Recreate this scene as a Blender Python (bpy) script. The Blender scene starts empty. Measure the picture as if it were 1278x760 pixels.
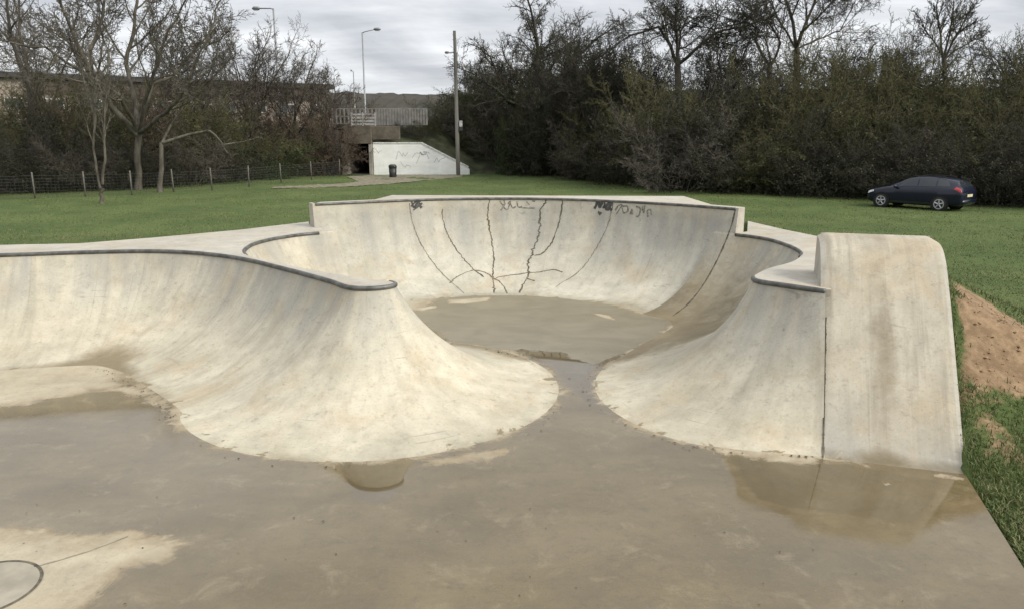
import bpy, math, random
import numpy as np
from mathutils import Vector, Matrix
from mathutils.bvhtree import BVHTree
from mathutils.geometry import tessellate_polygon

random.seed(4)
RNG = np.random.default_rng(11)
scene = bpy.context.scene
COL = scene.collection
R = math.radians

# ------------------------------------------------------------------ camera
F, CAMH = 950.0, 2.7
PITCH = math.atan((380 - 168.5) / F)
cam_d = bpy.data.cameras.new('camera'); cam = bpy.data.objects.new('camera', cam_d); COL.objects.link(cam)
cam.location = (0, 0, CAMH); cam.rotation_euler = (math.pi / 2 - PITCH, 0, 0)
cam_d.sensor_width = 36; cam_d.lens = F / 1278 * 36; cam_d.clip_end = 5000; cam_d.clip_start = .05
scene.camera = cam

def ray(px, py):
    x = (px - 639) / F; y = (380 - py) / F
    return Vector((x, math.cos(PITCH) + y * math.sin(PITCH), -math.sin(PITCH) + y * math.cos(PITCH)))
def at(px, py, z=0.0):
    """survey: point of the horizontal plane z that the photograph shows at px,py"""
    r = ray(px, py); k = (z - CAMH) / r.z
    return (r.x * k, r.y * k)
def far(px, py, Y):
    r = ray(px, py); k = Y / r.y
    return Vector((r.x * k, Y, CAMH + r.z * k))

# ------------------------------------------------------------------ object helpers
def tag(o, label=None, cat=None, group=None, kind=None):
    if label: o['label'] = label
    if cat: o['category'] = cat
    if group: o['group'] = group
    if kind: o['kind'] = kind
    return o
def empty(name, loc=(0, 0, 0), rz=0.0, **k):
    o = bpy.data.objects.new(name, None); COL.objects.link(o); o.empty_display_size = .2
    o.location = loc; o.rotation_euler = (0, 0, rz)
    return tag(o, **k)
def mesh_np(name, v, f, mat, parent=None, smooth=False, attrs=None):
    """v (n,3); f list of index tuples, or an int array (m,k)"""
    me = bpy.data.meshes.new(name)
    v = np.asarray(v, dtype=np.float32)
    if isinstance(f, np.ndarray):
        m, k = f.shape
        me.vertices.add(len(v)); me.vertices.foreach_set('co', v.ravel())
        me.loops.add(m * k); me.loops.foreach_set('vertex_index', f.astype(np.int32).ravel())
        me.polygons.add(m); me.polygons.foreach_set('loop_start', np.arange(0, m * k, k, dtype=np.int32))
        me.update(calc_edges=True)
    else:
        me.from_pydata([tuple(map(float, p)) for p in v], [], [tuple(map(int, q)) for q in f]); me.update()
    me.polygons.foreach_set('use_smooth', np.full(len(me.polygons), smooth, dtype=bool))
    for an, arr in (attrs or {}).items():
        arr = np.asarray(arr, dtype=np.float32)
        if arr.ndim == 1:
            a = me.attributes.new(an, 'FLOAT', 'POINT'); a.data.foreach_set('value', arr)
        else:
            a = me.attributes.new(an, 'FLOAT_VECTOR', 'POINT'); a.data.foreach_set('vector', arr.ravel())
    if mat: me.materials.append(mat)
    o = bpy.data.objects.new(name, me); COL.objects.link(o)
    if parent: o.parent = parent
    return o
class MB:
    def __init__(s): s.v = []; s.f = []
    def add(s, v, f):
        b = len(s.v); s.v += [tuple(p) for p in v]; s.f += [tuple(i + b for i in q) for q in f]; return s
    def box(s, c, d, rz=0.0, bev=0.0, tilt=None):
        hx, hy, hz = d[0] / 2, d[1] / 2, d[2] / 2
        m = Matrix.Translation(c) @ Matrix.Rotation(rz, 4, 'Z')
        if tilt is not None: m = m @ tilt
        if bev <= 0:
            v = [m @ Vector((x * hx, y * hy, z * hz)) for z in (-1, 1) for x, y in ((-1, -1), (1, -1), (1, 1), (-1, 1))]
            return s.add(v, [(3, 2, 1, 0), (4, 5, 6, 7), (0, 1, 5, 4), (1, 2, 6, 5), (2, 3, 7, 6), (3, 0, 4, 7)])
        b = min(bev, hx * .9, hy * .9, hz * .9); rings = []
        for z, k in ((-hz, b), (-hz + b, 0), (hz - b, 0), (hz, b)):
            o = []
            for sx, sy in ((-1, -1), (1, -1), (1, 1), (-1, 1)):
                xs, ys = hx - k, hy - k
                if (sx * sy) > 0: o += [(sx * xs, sy * (ys - b), z), (sx * (xs - b), sy * ys, z)]
                else: o += [(sx * (xs - b), sy * ys, z), (sx * xs, sy * (ys - b), z)]
            rings.append([m @ Vector(p) for p in o])
        v = [p for r in rings for p in r]; n = 8
        f = [tuple(range(n))[::-1], tuple(range(3 * n, 4 * n))]
        for k in range(3):
            for i in range(n): f.append((k * n + i, k * n + (i + 1) % n, (k + 1) * n + (i + 1) % n, (k + 1) * n + i))
        return s.add(v, f)
    def tube(s, pts, rad, n=8, caps=True):
        v, f = tube_geo(pts, rad, n, caps); return s.add(v, f)
    def prism(s, poly, z0, z1):
        n = len(poly); v = [(p[0], p[1], z0) for p in poly] + [(p[0], p[1], z1) for p in poly]
        tri = tessellate_polygon([[Vector((p[0], p[1], 0)) for p in poly]])
        f = [tuple(n + i for i in t) for t in tri] + [tuple(reversed(t)) for t in tri]
        f += [(i, (i + 1) % n, n + (i + 1) % n, n + i) for i in range(n)]
        return s.add(v, f)
    def build(s, name, mat, parent=None, smooth=False):
        return mesh_np(name, s.v, s.f, mat, parent, smooth)
def tube_geo(pts, rad, n=8, caps=True):
    pts = [Vector(p) for p in pts]; m = len(pts)
    if not hasattr(rad, '__len__'): rad = [rad] * m
    v = []; f = []; u = None
    for i in range(m):
        t = (pts[min(i + 1, m - 1)] - pts[max(i - 1, 0)]).normalized()
        if u is None:
            u = t.cross(Vector((0, 0, 1))) if abs(t.z) < .95 else t.cross(Vector((1, 0, 0)))
        u = (u - t * u.dot(t)).normalized(); w = t.cross(u)
        for k in range(n):
            a = 2 * math.pi * k / n; v.append(pts[i] + (u * math.cos(a) + w * math.sin(a)) * rad[i])
    for i in range(m - 1):
        for k in range(n): f.append((i * n + k, i * n + (k + 1) % n, (i + 1) * n + (k + 1) % n, (i + 1) * n + k))
    if caps: f += [tuple(range(n))[::-1], tuple(range((m - 1) * n, m * n))]
    return v, f
def fix_normals(o):
    import bmesh
    bm = bmesh.new(); bm.from_mesh(o.data); bmesh.ops.recalc_face_normals(bm, faces=bm.faces[:]); bm.to_mesh(o.data); bm.free()
    return o

# ------------------------------------------------------------------ node helpers
class NT:
    def __init__(s, name, rough=.8, spec=.5):
        s.m = bpy.data.materials.new(name); s.m.use_nodes = True; s.t = s.m.node_tree
        s.b = s.t.nodes['Principled BSDF']; s.b.inputs['Roughness'].default_value = rough
        s.b.inputs['Specular IOR Level'].default_value = spec
    def n(s, typ, **kw):
        x = s.t.nodes.new(typ)
        for k, val in kw.items(): setattr(x, k, val)
        return x
    def link(s, a, b): s.t.links.new(a, b)
    def put(s, sock, val):
        if hasattr(val, 'is_linked'): s.link(val, sock)
        elif isinstance(val, tuple) and len(val) == 3 and sock.type == 'RGBA': sock.default_value = (*val, 1)
        else: sock.default_value = val
    def obj(s): return s.n('ShaderNodeTexCoord').outputs['Object']
    def geo(s): return s.n('ShaderNodeNewGeometry').outputs['Position']
    def attr(s, name, vec=False):
        a = s.n('ShaderNodeAttribute', attribute_name=name); return a.outputs['Vector' if vec else 'Fac']
    def scale(s, v, sc):
        m = s.n('ShaderNodeMapping'); s.link(v, m.inputs['Vector']); m.inputs['Scale'].default_value = sc; return m.outputs[0]
    def noise(s, v, sc, det=4, ro=.55, dist=0.0):
        x = s.n('ShaderNodeTexNoise'); s.link(v, x.inputs['Vector']); x.inputs['Scale'].default_value = sc
        x.inputs['Detail'].default_value = det; x.inputs['Roughness'].default_value = ro; x.inputs['Distortion'].default_value = dist
        return x.outputs['Fac']
    def voro(s, v, sc):
        x = s.n('ShaderNodeTexVoronoi'); s.link(v, x.inputs['Vector']); x.inputs['Scale'].default_value = sc; return x.outputs['Distance']
    def math(s, op, a, b=0.0, c=0.0):
        x = s.n('ShaderNodeMath', operation=op); s.put(x.inputs[0], a); s.put(x.inputs[1], b); s.put(x.inputs[2], c); return x.outputs[0]
    def ss(s, val, lo, hi, o0=0.0, o1=1.0):
        x = s.n('ShaderNodeMapRange', interpolation_type='SMOOTHSTEP'); s.put(x.inputs[0], val)
        for i, q in ((1, lo), (2, hi), (3, o0), (4, o1)): s.put(x.inputs[i], q)
        return x.outputs[0]
    def mix(s, fac, a, b, mode='MIX'):
        x = s.n('ShaderNodeMix', data_type='RGBA', blend_type=mode); s.put(x.inputs[0], fac); s.put(x.inputs[6], a); s.put(x.inputs[7], b); return x.outputs[2]
    def ramp(s, fac, stops):
        x = s.n('ShaderNodeValToRGB'); s.link(fac, x.inputs[0]); e = x.color_ramp.elements
        while len(e) < len(stops): e.new(.5)
        for q, (p, c) in zip(e, stops): q.position = p; q.color = (*c, 1)
        return x.outputs[0]
    def color(s, c): s.put(s.b.inputs['Base Color'], c)
    def rough(s, r): s.put(s.b.inputs['Roughness'], r)
    def bump(s, h, st=.3, d=.01):
        x = s.n('ShaderNodeBump'); s.link(h, x.inputs['Height']); x.inputs['Strength'].default_value = st if not hasattr(st, 'is_linked') else 1
        if hasattr(st, 'is_linked'): s.link(st, x.inputs['Strength'])
        x.inputs['Distance'].default_value = d; s.link(x.outputs[0], s.b.inputs['Normal'])
def plain(name, c, rough=.6, metal=0.0, var=.25, sc=6.0, spec=.5):
    n = NT(name, rough, spec); v = n.obj()
    a = n.noise(v, sc, 5); k = n.ss(a, .3, .7)
    n.color(n.mix(k, tuple(x * (1 - var) for x in c), tuple(min(1, x * (1 + var)) for x in c)))
    n.b.inputs['Metallic'].default_value = metal
    return n.m

SILT = ((.106, .079, .038), (.174, .135, .072))
def concrete(name, lo, hi, streak=.5, wetfloor=False, tint=(.40, .31, .19)):
    n = NT(name, .82, .3); g = n.geo()
    big = n.noise(g, .9, 5, .6, .4); mid = n.noise(g, 4.5, 6, .65); fine = n.noise(g, 42, 4, .7)
    c = n.mix(n.ss(big, .22, .78), lo, hi)
    c = n.mix(n.math('MULTIPLY', n.ss(n.noise(g, 1.7, 5, .6, .6), .47, .72), .5), c, tint)             # ochre weathering
    c = n.mix(n.ss(mid, .35, .75, 0, .42), c, tuple(x * .72 for x in lo))
    st = n.attr('st', True)
    s1 = n.noise(n.scale(st, (7, .8, 1)), 1.0, 5, .6, .2); s2 = n.noise(n.scale(st, (26, 1.3, 1)), 1.0, 3, .6)
    if not wetfloor:
        c = n.mix(n.math('MULTIPLY', n.ss(s1, .45, .75), streak), c, tuple(x * .55 for x in lo))
        c = n.mix(n.math('MULTIPLY', n.ss(s2, .5, .8), streak * .6), c, tuple(x * 1.05 for x in hi))
    if not wetfloor:
        ss_ = n.n('ShaderNodeSeparateXYZ'); n.link(st, ss_.inputs[0])
        topg = n.math('MULTIPLY', n.ss(ss_.outputs[1], .0, .75, 1, 0), n.ss(ss_.outputs[1], .0005, .02))
        topg = n.math('MULTIPLY', topg, n.ss(n.noise(n.scale(st, (2.2, .8, 1)), 1.0, 6, .65, .3), .36, .66, .1, .75))
        c = n.mix(topg, c, (.27, .272, .255))                        # grey weathering below the coping
        sc1 = n.noise(n.scale(st, (1.5, 16, 1)), 1.0, 3, .5, 1.6); sc2 = n.noise(n.scale(g, (1, 1, 1)), 1.9, 3, .5)
        c = n.mix(n.math('MULTIPLY', n.ss(sc1, .645, .70), n.ss(sc2, .5, .62, 0, .42)), c, (.15, .145, .13))   # wheel scuffs
        dr = n.noise(n.scale(st, (15, .45, 1)), 1.0, 4, .6, .15)
        c = n.mix(n.math('MULTIPLY', n.ss(dr, .60, .72), n.ss(ss_.outputs[1], 0, 1.0, .45, .1)), c, (.21, .19, .15))   # drips from the edge
    c = n.mix(n.ss(n.noise(g, 8.5, 6, .72), .53, .70, 0, .38), c, (.23, .205, .16))
    c = n.mix(n.ss(fine, .50, .78, 0, .46), c, tuple(x * .5 for x in lo))
    c = n.mix(n.ss(n.noise(g, 17, 5, .7), .56, .74, 0, .30), c, tuple(x * .62 for x in lo))
    c = n.mix(n.ss(n.noise(g, 23, 4, .7), .58, .76, 0, .35), c, tuple(min(1, x * 1.12) for x in hi))
    spots = n.math('MULTIPLY', n.ss(n.voro(g, 2.3), .0, .055, 1, 0), n.ss(n.noise(g, 1.3, 2), .5, .6))
    c = n.mix(n.math('MULTIPLY', spots, .6), c, (.12, .11, .09))
    # stains with their own outline: float attribute 'silt' broken up by noise
    si = n.math('ADD', n.attr('silt'), n.math('MULTIPLY', n.math('SUBTRACT', n.noise(g, 3.2, 7, .68, .5), .5), .75))
    grime = n.ss(si, .30, .95)
    siltc = n.mix(n.ss(n.noise(g, 1.1, 6, .6), .35, .65), SILT[0], SILT[1])
    c = n.mix(n.math('MULTIPLY', grime, .85), c, siltc)
    h = n.math('ADD', n.math('MULTIPLY', mid, .5), n.math('MULTIPLY', fine, .25))
    if wetfloor:
        d = n.math('ADD', n.attr('wet'), n.math('MULTIPLY', n.math('SUBTRACT', n.noise(g, 2.9, 9, .68, .9), .5), .58))
        w = n.ss(d, -.06, .05); halo = n.ss(d, -.30, .0)
        c = n.mix(n.math('MULTIPLY', halo, n.ss(n.noise(g, 5, 6, .7), .35, .6, .25, .8)), c, (.235, .185, .118))
        sweep = n.noise(n.scale(g, (.8, 1.3, 1)), 1.3, 8, .66, .4)
        wc = n.mix(n.ss(sweep, .2, .8), SILT[0], SILT[1])
        wc = n.mix(n.ss(n.noise(g, 30, 4, .6), .5, .8, 0, .35), wc, (.19, .16, .115))
        wc = n.mix(n.ss(n.noise(g, .7, 6, .66), .45, .68, 0, .6), wc, (.112, .088, .052))
        wc = n.mix(n.ss(n.noise(g, 9.0, 8, .74, .3), .48, .70, 0, .42), wc, (.085, .066, .042))
        wc = n.mix(n.ss(n.noise(g, 3.1, 9, .74, .5), .52, .70, 0, .6), wc, (.222, .180, .108))
        wc = n.mix(n.ss(n.noise(g, 75, 3, .7), .52, .72, 0, .5), wc, (.07, .056, .038))
        gr = n.math('MULTIPLY', n.ss(n.voro(g, 21), .0, .11, 1, 0), n.ss(n.noise(g, 4, 4, .6), .5, .6))
        wc = n.mix(n.math('MULTIPLY', gr, .6), wc, (.06, .05, .035))
        gr2 = n.math('MULTIPLY', n.ss(n.voro(g, 13), .0, .07, 1, 0), n.ss(n.noise(g, 2.3, 4, .6), .52, .62))
        wc = n.mix(n.math('MULTIPLY', gr2, .55), wc, (.34, .30, .22))
        wc = n.mix(n.math('MULTIPLY', n.ss(n.attr('pud_refl'), -.03, .03), .55), wc, (.085, .064, .034))   # standing water over silt; reflected hip and ramp painted in as dark brown
        c = n.mix(w, c, wc)
        pu = n.ss(n.math('ADD', n.attr('pud_refl'), n.math('MULTIPLY', n.math('SUBTRACT', n.noise(g, 5, 5, .6), .5), .10)), -.02, .02)
        film = n.ss(n.noise(n.scale(g, (1, 1.2, 1)), 3.2, 8, .68, .3), .3, .75, .05, .115)
        film = n.math('ADD', n.math('MULTIPLY', film, n.math('SUBTRACT', 1.0, pu)), n.math('MULTIPLY', pu, .025))
        n.rough(n.math('ADD', n.math('MULTIPLY', w, film), n.math('MULTIPLY', n.math('SUBTRACT', 1.0, w), .8)))
        mud = n.ss(n.math('ADD', n.attr('mud'), n.math('MULTIPLY', n.math('SUBTRACT', n.noise(g, 3.5, 7, .65), .5), .3)), -.03, .05)
        mc = n.mix(n.ss(n.noise(n.scale(g, (.8, 1.3, 1)), 2.0, 7, .68, .6), .3, .7), (.150, .128, .083), (.20, .172, .117))
        c = n.mix(n.math('MULTIPLY', mud, w), c, mc)
        rr_ = n.math('ADD', n.math('MULTIPLY', w, film), n.math('MULTIPLY', n.math('SUBTRACT', 1.0, w), .8))
        n.rough(n.math('MAXIMUM', rr_, n.math('MULTIPLY', mud, .38)))
        n.put(n.b.inputs['Specular IOR Level'], n.math('ADD', n.ss(w, 0, 1, .3, .66), n.math('MULTIPLY', pu, .34)))
        n.bump(h, n.math('MULTIPLY', n.ss(w, 0, 1, .25, .03), n.math('SUBTRACT', 1.0, n.math('MULTIPLY', pu, .85))), .01)
    else:
        sz = n.n('ShaderNodeSeparateXYZ'); n.link(g, sz.inputs[0])
        wl = n.math('SUBTRACT', n.math('MULTIPLY', n.math('SUBTRACT', n.noise(g, 3.4, 7, .66, .7), .56), .11), sz.outputs[2])
        wl = n.ss(wl, -.0015, .0025)                                   # wet tide line at the foot
        c = n.mix(n.math('MULTIPLY', wl, .85), c, SILT[1])
        n.rough(n.math('SUBTRACT', n.ss(grime, 0, 1, .84, .6), n.math('MULTIPLY', wl, .35)))
        n.bump(n.math('ADD', h, n.math('MULTIPLY', n.noise(g, 110, 3, .7), .12)), .38, .012)
    n.color(c)
    return n.m

# ------------------------------------------------------------------ world and sun
SUN_AZ, SUN_EL = R(120), R(38)      # azimuth from +Y clockwise: behind the camera, to the right
sd = Vector((math.sin(SUN_AZ) * math.cos(SUN_EL), math.cos(SUN_AZ) * math.cos(SUN_EL), math.sin(SUN_EL)))
W = bpy.data.worlds.new('World'); scene.world = W; W.use_nodes = True; wt = W.node_tree
class WN(NT):
    def __init__(s): s.t = wt
w = WN(); bg = wt.nodes['Background']
sky = w.n('ShaderNodeTexSky', sky_type='NISHITA'); sky.sun_disc = False; sky.sun_elevation = SUN_EL; sky.sun_rotation = SUN_AZ
dirv = w.n('ShaderNodeTexCoord').outputs['Generated']
sep = w.n('ShaderNodeSeparateXYZ'); w.link(dirv, sep.inputs[0])
el = w.math('MAXIMUM', sep.outputs[2], 0.0)
den = w.math('ADD', el, .16)
cmb = w.n('ShaderNodeCombineXYZ')
w.link(w.math('DIVIDE', sep.outputs[0], den), cmb.inputs[0]); w.link(w.math('DIVIDE', sep.outputs[1], den), cmb.inputs[1]); cmb.inputs[2].default_value = 3.7
cl = w.noise(cmb.outputs[0], .62, 7, .55, .5); cl2 = w.noise(w.scale(cmb.outputs[0], (.6, 1.5, 1)), 1.5, 6, .6, .3)
base = w.ramp(w.math('ADD', w.math('MULTIPLY', cl, .65), w.math('MULTIPLY', cl2, .35)),
              [(.30, (.38, .395, .43)), (.43, (.53, .55, .59)), (.53, (.74, .76, .79)), (.66, (1.05, 1.055, 1.07))])
grad = w.math('ADD', 1.0, w.math('MULTIPLY', el, .7))            # overcast: brighter overhead
dv = w.n('ShaderNodeVectorMath', operation='DOT_PRODUCT'); w.link(dirv, dv.inputs[0]); dv.inputs[1].default_value = sd
glow = w.math('MULTIPLY', w.math('POWER', w.math('MAXIMUM', dv.outputs['Value'], 0.0), 3.0), .7)   # thin cloud round the sun
grad = w.math('ADD', grad, glow)
gc = w.n('ShaderNodeVectorMath', operation='SCALE'); w.link(base, gc.inputs[0]); w.link(grad, gc.inputs['Scale'])
sk = w.n('ShaderNodeVectorMath', operation='SCALE'); w.link(sky.outputs[0], sk.inputs[0]); sk.inputs['Scale'].default_value = 1.0
wm = w.mix(.93, sk.outputs[0], w.n('ShaderNodeVectorMath', operation='SCALE').outputs[0])
mixn = wt.nodes[-1]
cs = [x for x in wt.nodes if x.type == 'VECT_MATH' and x.operation == 'SCALE'][-1]
w.link(gc.outputs[0], cs.inputs[0]); cs.inputs['Scale'].default_value = 1 / .1
w.link(wm, bg.inputs['Color']); bg.inputs['Strength'].default_value = .1
sl = bpy.data.lights.new('sun', 'SUN'); sl.energy = 3.0; sl.angle = R(24); sl.color = (1, .94, .82)
so = bpy.data.objects.new('sun', sl); COL.objects.link(so); so.location = (6, -6, 12)
so.rotation_euler = sd.to_track_quat('Z', 'Y').to_euler()
scene.view_settings.view_transform = 'Standard'; scene.view_settings.look = 'None'
scene.view_settings.exposure = 0.1; scene.view_settings.gamma = 1.0

# ------------------------------------------------------------------ materials
LO, HI = (.37, .335, .255), (.57, .522, .412)
M_HIP = concrete('pale_concrete', LO, HI, .38)
M_FAR = concrete('far_wall_concrete', (.365, .345, .28), (.55, .518, .43), .2)
M_RAMP = concrete('ramp_concrete', (.345, .308, .238), (.515, .47, .38), .6)
M_DECK = concrete('deck_concrete', (.36, .335, .285), (.48, .45, .385), .2)
M_FLOOR = concrete('floor_concrete', (.32, .278, .20), (.48, .425, .315), .3, True)
M_COPE = plain('coping_steel', (.10, .10, .092), .5, .35, .4, 9)
M_CRACK = plain('tar_crack', (.095, .083, .058), .8, 0, .5, 14)
M_JOINT = plain('joint_line', (.27, .245, .19), .85, 0, .3, 10)
M_SPRAY = plain('spray_paint_black', (.05, .05, .047), .6, 0, .5, 20)
M_FAINT = plain('spray_paint_faded', (.17, .16, .135), .7, 0, .5, 25)

# ------------------------------------------------------------------ skate park geometry
def chain(pts, k=4):
    """Catmull-Rom through the points"""
    p = [Vector(q) for q in pts]; out = []
    p = [p[0] * 2 - p[1]] + p + [p[-1] * 2 - p[-2]]
    for i in range(1, len(p) - 2):
        a, b, c, d = p[i - 1:i + 3]
        for j in range(k):
            t = j / k
            out.append(.5 * ((2 * b) + (c - a) * t + (2 * a - 5 * b + 4 * c - d) * t * t + (3 * b - a - 3 * c + d) * t ** 3))
    out.append(p[-2]); return out
def resample(pts, step):
    out = [pts[0]]; acc = 0
    for a, b in zip(pts, pts[1:]):
        L = (b - a).length; s = step - acc
        while s < L: out.append(a + (b - a) * (s / L)); s += step
        acc = (acc + L) % step
    if (out[-1] - pts[-1]).length > step * .2: out.append(pts[-1])
    return out
def fan(c, r, a0, a1, n):
    return [Vector((c[0] + r * math.cos(R(a0 + (a1 - a0) * i / n)), c[1] + r * math.sin(R(a0 + (a1 - a0) * i / n)))) for i in range(n + 1)]
def normals(pts, sign):
    out = []
    for i in range(len(pts)):
        t = (pts[min(i + 1, len(pts) - 1)] - pts[max(i - 1, 0)]).normalized()
        out.append(Vector((t.y, -t.x)) * sign)
    return out
def circ(t, L, h):
    Rr = (L * L + h * h) / (2 * h); return Rr - np.sqrt(np.maximum(Rr * Rr - (L - t) ** 2, 0))
def bank(t, L, h):                        # 45 degree bank with a small curve at its foot
    x = L - t; k = .3
    z = np.where(x < k, x * x / (2 * k), x - k / 2) * (h / (L - k / 2)); return z
def sweep(name, pts, nrm, L, h, mat, parent, blend=None, silt=None, nt=30, flat=None):
    n = len(pts); L = np.broadcast_to(L, (n,)).astype(float); h = np.broadcast_to(h, (n,)).astype(float)
    b = np.zeros(n) if blend is None else np.asarray(blend, float)
    u = (np.linspace(0, 1, nt) ** 1.25)
    P = np.array([(p.x, p.y) for p in pts]); N = np.array([(q.x, q.y) for q in nrm])
    s = np.concatenate([[0], np.cumsum(np.linalg.norm(np.diff(P, axis=0), axis=1))])
    V = np.zeros((n, nt, 3)); ST = np.zeros((n, nt, 3))
    for i in range(n):
        t = u * L[i]; z = circ(t, L[i], h[i]) * (1 - b[i]) + bank(t, L[i], h[i]) * b[i]
        V[i, :, :2] = P[i] + N[i] * t[:, None]; V[i, :, 2] = z - .0012 * u
        ST[i, :, 0] = s[i] + .15 * np.arctan2(N[i][1], N[i][0]); ST[i, :, 1] = t
    idx = np.arange(n * nt).reshape(n, nt)
    f = np.stack([idx[:-1, :-1], idx[:-1, 1:], idx[1:, 1:], idx[1:, :-1]], -1).reshape(-1, 4)
    v = V.reshape(-1, 3)
    si = np.zeros(len(v)) if silt is None else silt(v, ST.reshape(-1, 3))
    return mesh_np(name, v, f, mat, parent, True, {'st': ST.reshape(-1, 3), 'silt': si})
def slab(name, poly, zf, th, mat, parent, sl=.36):
    """deck: top at zf(x,y), with skirts"""
    n = len(poly); z = [zf(p[0], p[1]) for p in poly]
    v = [(p[0], p[1], zz) for p, zz in zip(poly, z)] + [(p[0], p[1], zz - th) for p, zz in zip(poly, z)]
    tri = tessellate_polygon([[Vector((p[0], p[1], 0)) for p in poly]])
    f = [tuple(t) for t in tri] + [(i, n + i, n + (i + 1) % n, (i + 1) % n) for i in range(n)]
    o = mesh_np(name, v, f, mat, parent, False, {'st': np.zeros((2 * n, 3)), 'silt': np.full(2 * n, sl)})
    return fix_normals(o)
def gauss(v, c, r): return np.exp(-((v[:, 0] - c[0]) ** 2 + (v[:, 1] - c[1]) ** 2) / (r * r))

# ---- left: back wall, spine, tip and pocket (one coping line)
front = chain([(-15.5, 2.0), (-15.0, 4.5), (-13.5, 7.0), (-11.0, 8.9), (-8.8, 9.7), (-6.83, 10.06), (-5.99, 10.28), (-5.08, 10.42), (-4.35, 10.28), (-3.53, 9.79), (-2.66, 8.94), (-2.03, 8.26), (-1.80, 7.96)], 8)
tip = chain([(-1.80, 7.96), (-1.72, 7.875), (-1.62, 7.82), (-1.49, 7.81), (-1.37, 7.85), (-1.285, 7.93), (-1.262, 8.02), (-1.31, 8.10), (-1.40, 8.15)], 8)
back = chain([(-1.40, 8.15), (-1.65, 8.27), (-1.87, 8.45), (-2.22, 8.72), (-2.59, 9.03), (-3.15, 9.55), (-3.44, 9.86), (-3.60, 10.12), (-3.72, 10.45), (-3.79, 10.85), (-3.80, 11.2), (-3.69, 11.68), (-3.46, 12.10), (-3.25, 12.33), (-2.9, 12.55)], 8)
pathA = resample(front, .045)[:-1] + resample(tip, .014) + resample(back, .045)[1:]
nA = normals(pathA, 1)
# smooth the normals a little so that the tip fans
for _ in range(2):
    nA = [((nA[max(i - 1, 0)] + nA[i] * 2 + nA[min(i + 1, len(nA) - 1)]).normalized()) for i in range(len(nA))]
def sgn_check(pts, nrm, inside):        # normals must point into the bowl
    i = min(range(len(pts)), key=lambda k: (pts[k] - Vector(inside)).length)
    return 1 if (Vector(inside) - pts[i]).dot(nrm[i]) > 0 else -1
sg = sgn_check(pathA, nA, (-4.5, 8.0)); nA = [q * sg for q in nA]
HD = 1.15
LA = np.array([1.70 + .17 * math.exp(-((p - Vector((-1.45, 7.85))).length / .5) ** 2) for p in pathA])
def siltA(v, st):
    s = gauss(v, (-4.95, 9.0), .5) * .8 + np.clip(1 - v[:, 2] / .022, 0, 1) * .45
    s += np.where((v[:, 1] > 9.0) & (v[:, 0] > -2.6), np.clip(1 - v[:, 2] / .05, 0, 1) * .45, 0)
    s += np.where(v[:, 0] < -3.6, np.exp(-v[:, 2] / .07) * .16, 0)
    s += .30 * np.exp(-((v[:, 0] + 2.6 + (v[:, 1] - 7.9) * .35) / .16) ** 2) * np.clip(v[:, 2] / .5, 0, 1)
    s += .22 * np.exp(-((v[:, 0] + 3.35 + (v[:, 1] - 8.9) * .5) / .12) ** 2)
    return s
hipL = empty('bowl_wall', (-3.5, 10, 0), label='pale concrete bowl wall on the left curving into a rounded hip with a flared foot', cat='skate bowl')
def keep(o):                              # children carry world-space geometry: cancel the parent's location
    o.matrix_parent_inverse = o.parent.matrix_world.inverted() if False else Matrix.Translation(-Vector(o.parent.location)); return o
keep(sweep('transition', pathA, nA, LA, HD, M_HIP, hipL, None, siltA))
def coping(pts, nrm, zf, parent, r=.027, off=.010):
    b = MB(); b.tube([(p.x + q.x * off, p.y + q.y * off, zf(p.x, p.y) - .018) for p, q in zip(pts, nrm)], r, 10)
    return keep(b.build('coping', M_COPE, parent, True))
kA = [i for i in range(0, len(pathA), 2) if not (pathA[i].x > -3.12 and pathA[i].y > 12)]
ib = max(i for i in kA if pathA[i].y < 8.12); ic = min(i for i in kA if i > ib and pathA[i].y > 10.02)
for kk_ in ([i for i in kA if i <= ib], [i for i in kA if i >= ic]): coping([pathA[i] for i in kk_], [nA[i] for i in kk_], lambda x, y: HD, hipL)
deckA_back = [(-3.55, 13.35), (-3.72, 13.9), (-4.54, 12.7), (-5.55, 11.68), (-6.32, 11.06), (-7.38, 10.89), (-9.3, 10.5), (-11.6, 9.7), (-14.3, 7.6), (-15.9, 4.7), (-16.4, 2.0)]
pa = [(p.x, p.y) for p in pathA[::2]]
keep(slab('deck', pa + deckA_back, lambda x, y: HD, .35, M_DECK, hipL))

# ---- far quarter pipe, taller
HF, LF = 1.55, 1.55
farpts = chain([(-3.37, 13.10), (-2.67, 13.52), (-1.85, 13.97), (-.9, 14.27), (.17, 14.33), (1.0, 14.14), (1.75, 13.80), (2.75, 13.12), (3.60, 12.28)], 10)
pathB = resample(farpts, .05); nB = normals(pathB, 1); sg = sgn_check(pathB, nB, (0, 12)); nB = [q * sg for q in nB]
quarter = empty('quarter_pipe', (.1, 14.3, 0), label='tall curved concrete wall at the far end with dark cracks and scribbles', cat='quarter pipe')
def silt_toneB(v, st):
    s = np.clip(1 - v[:, 2] / .05, 0, 1) * .35 + np.clip(1 - v[:, 2] / .3, 0, 1) * .22
    s += np.clip((v[:, 0] - 1.2) / 2.2, 0, 1) * .16  # darker towards the right end of the wall
    return s
trB = keep(sweep('transition', pathB, nB, LF, HF, M_FAR, quarter, None, silt_toneB, 40))
coping(pathB, nB, lambda x, y: HF, quarter, .024, .0)
innerB = [(p.x, p.y) for p in pathB[::2]] + [(pathB[-1].x, pathB[-1].y)]
outerB = [(p - q * .2) for p, q in zip(pathB, nB)]
ol = [(p.x, p.y) for p in outerB]
i0 = min(range(len(ol)), key=lambda k: abs(ol[k][0] + 2.45)); i1 = min(range(len(ol)), key=lambda k: abs(ol[k][0] - 3.25))
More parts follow.
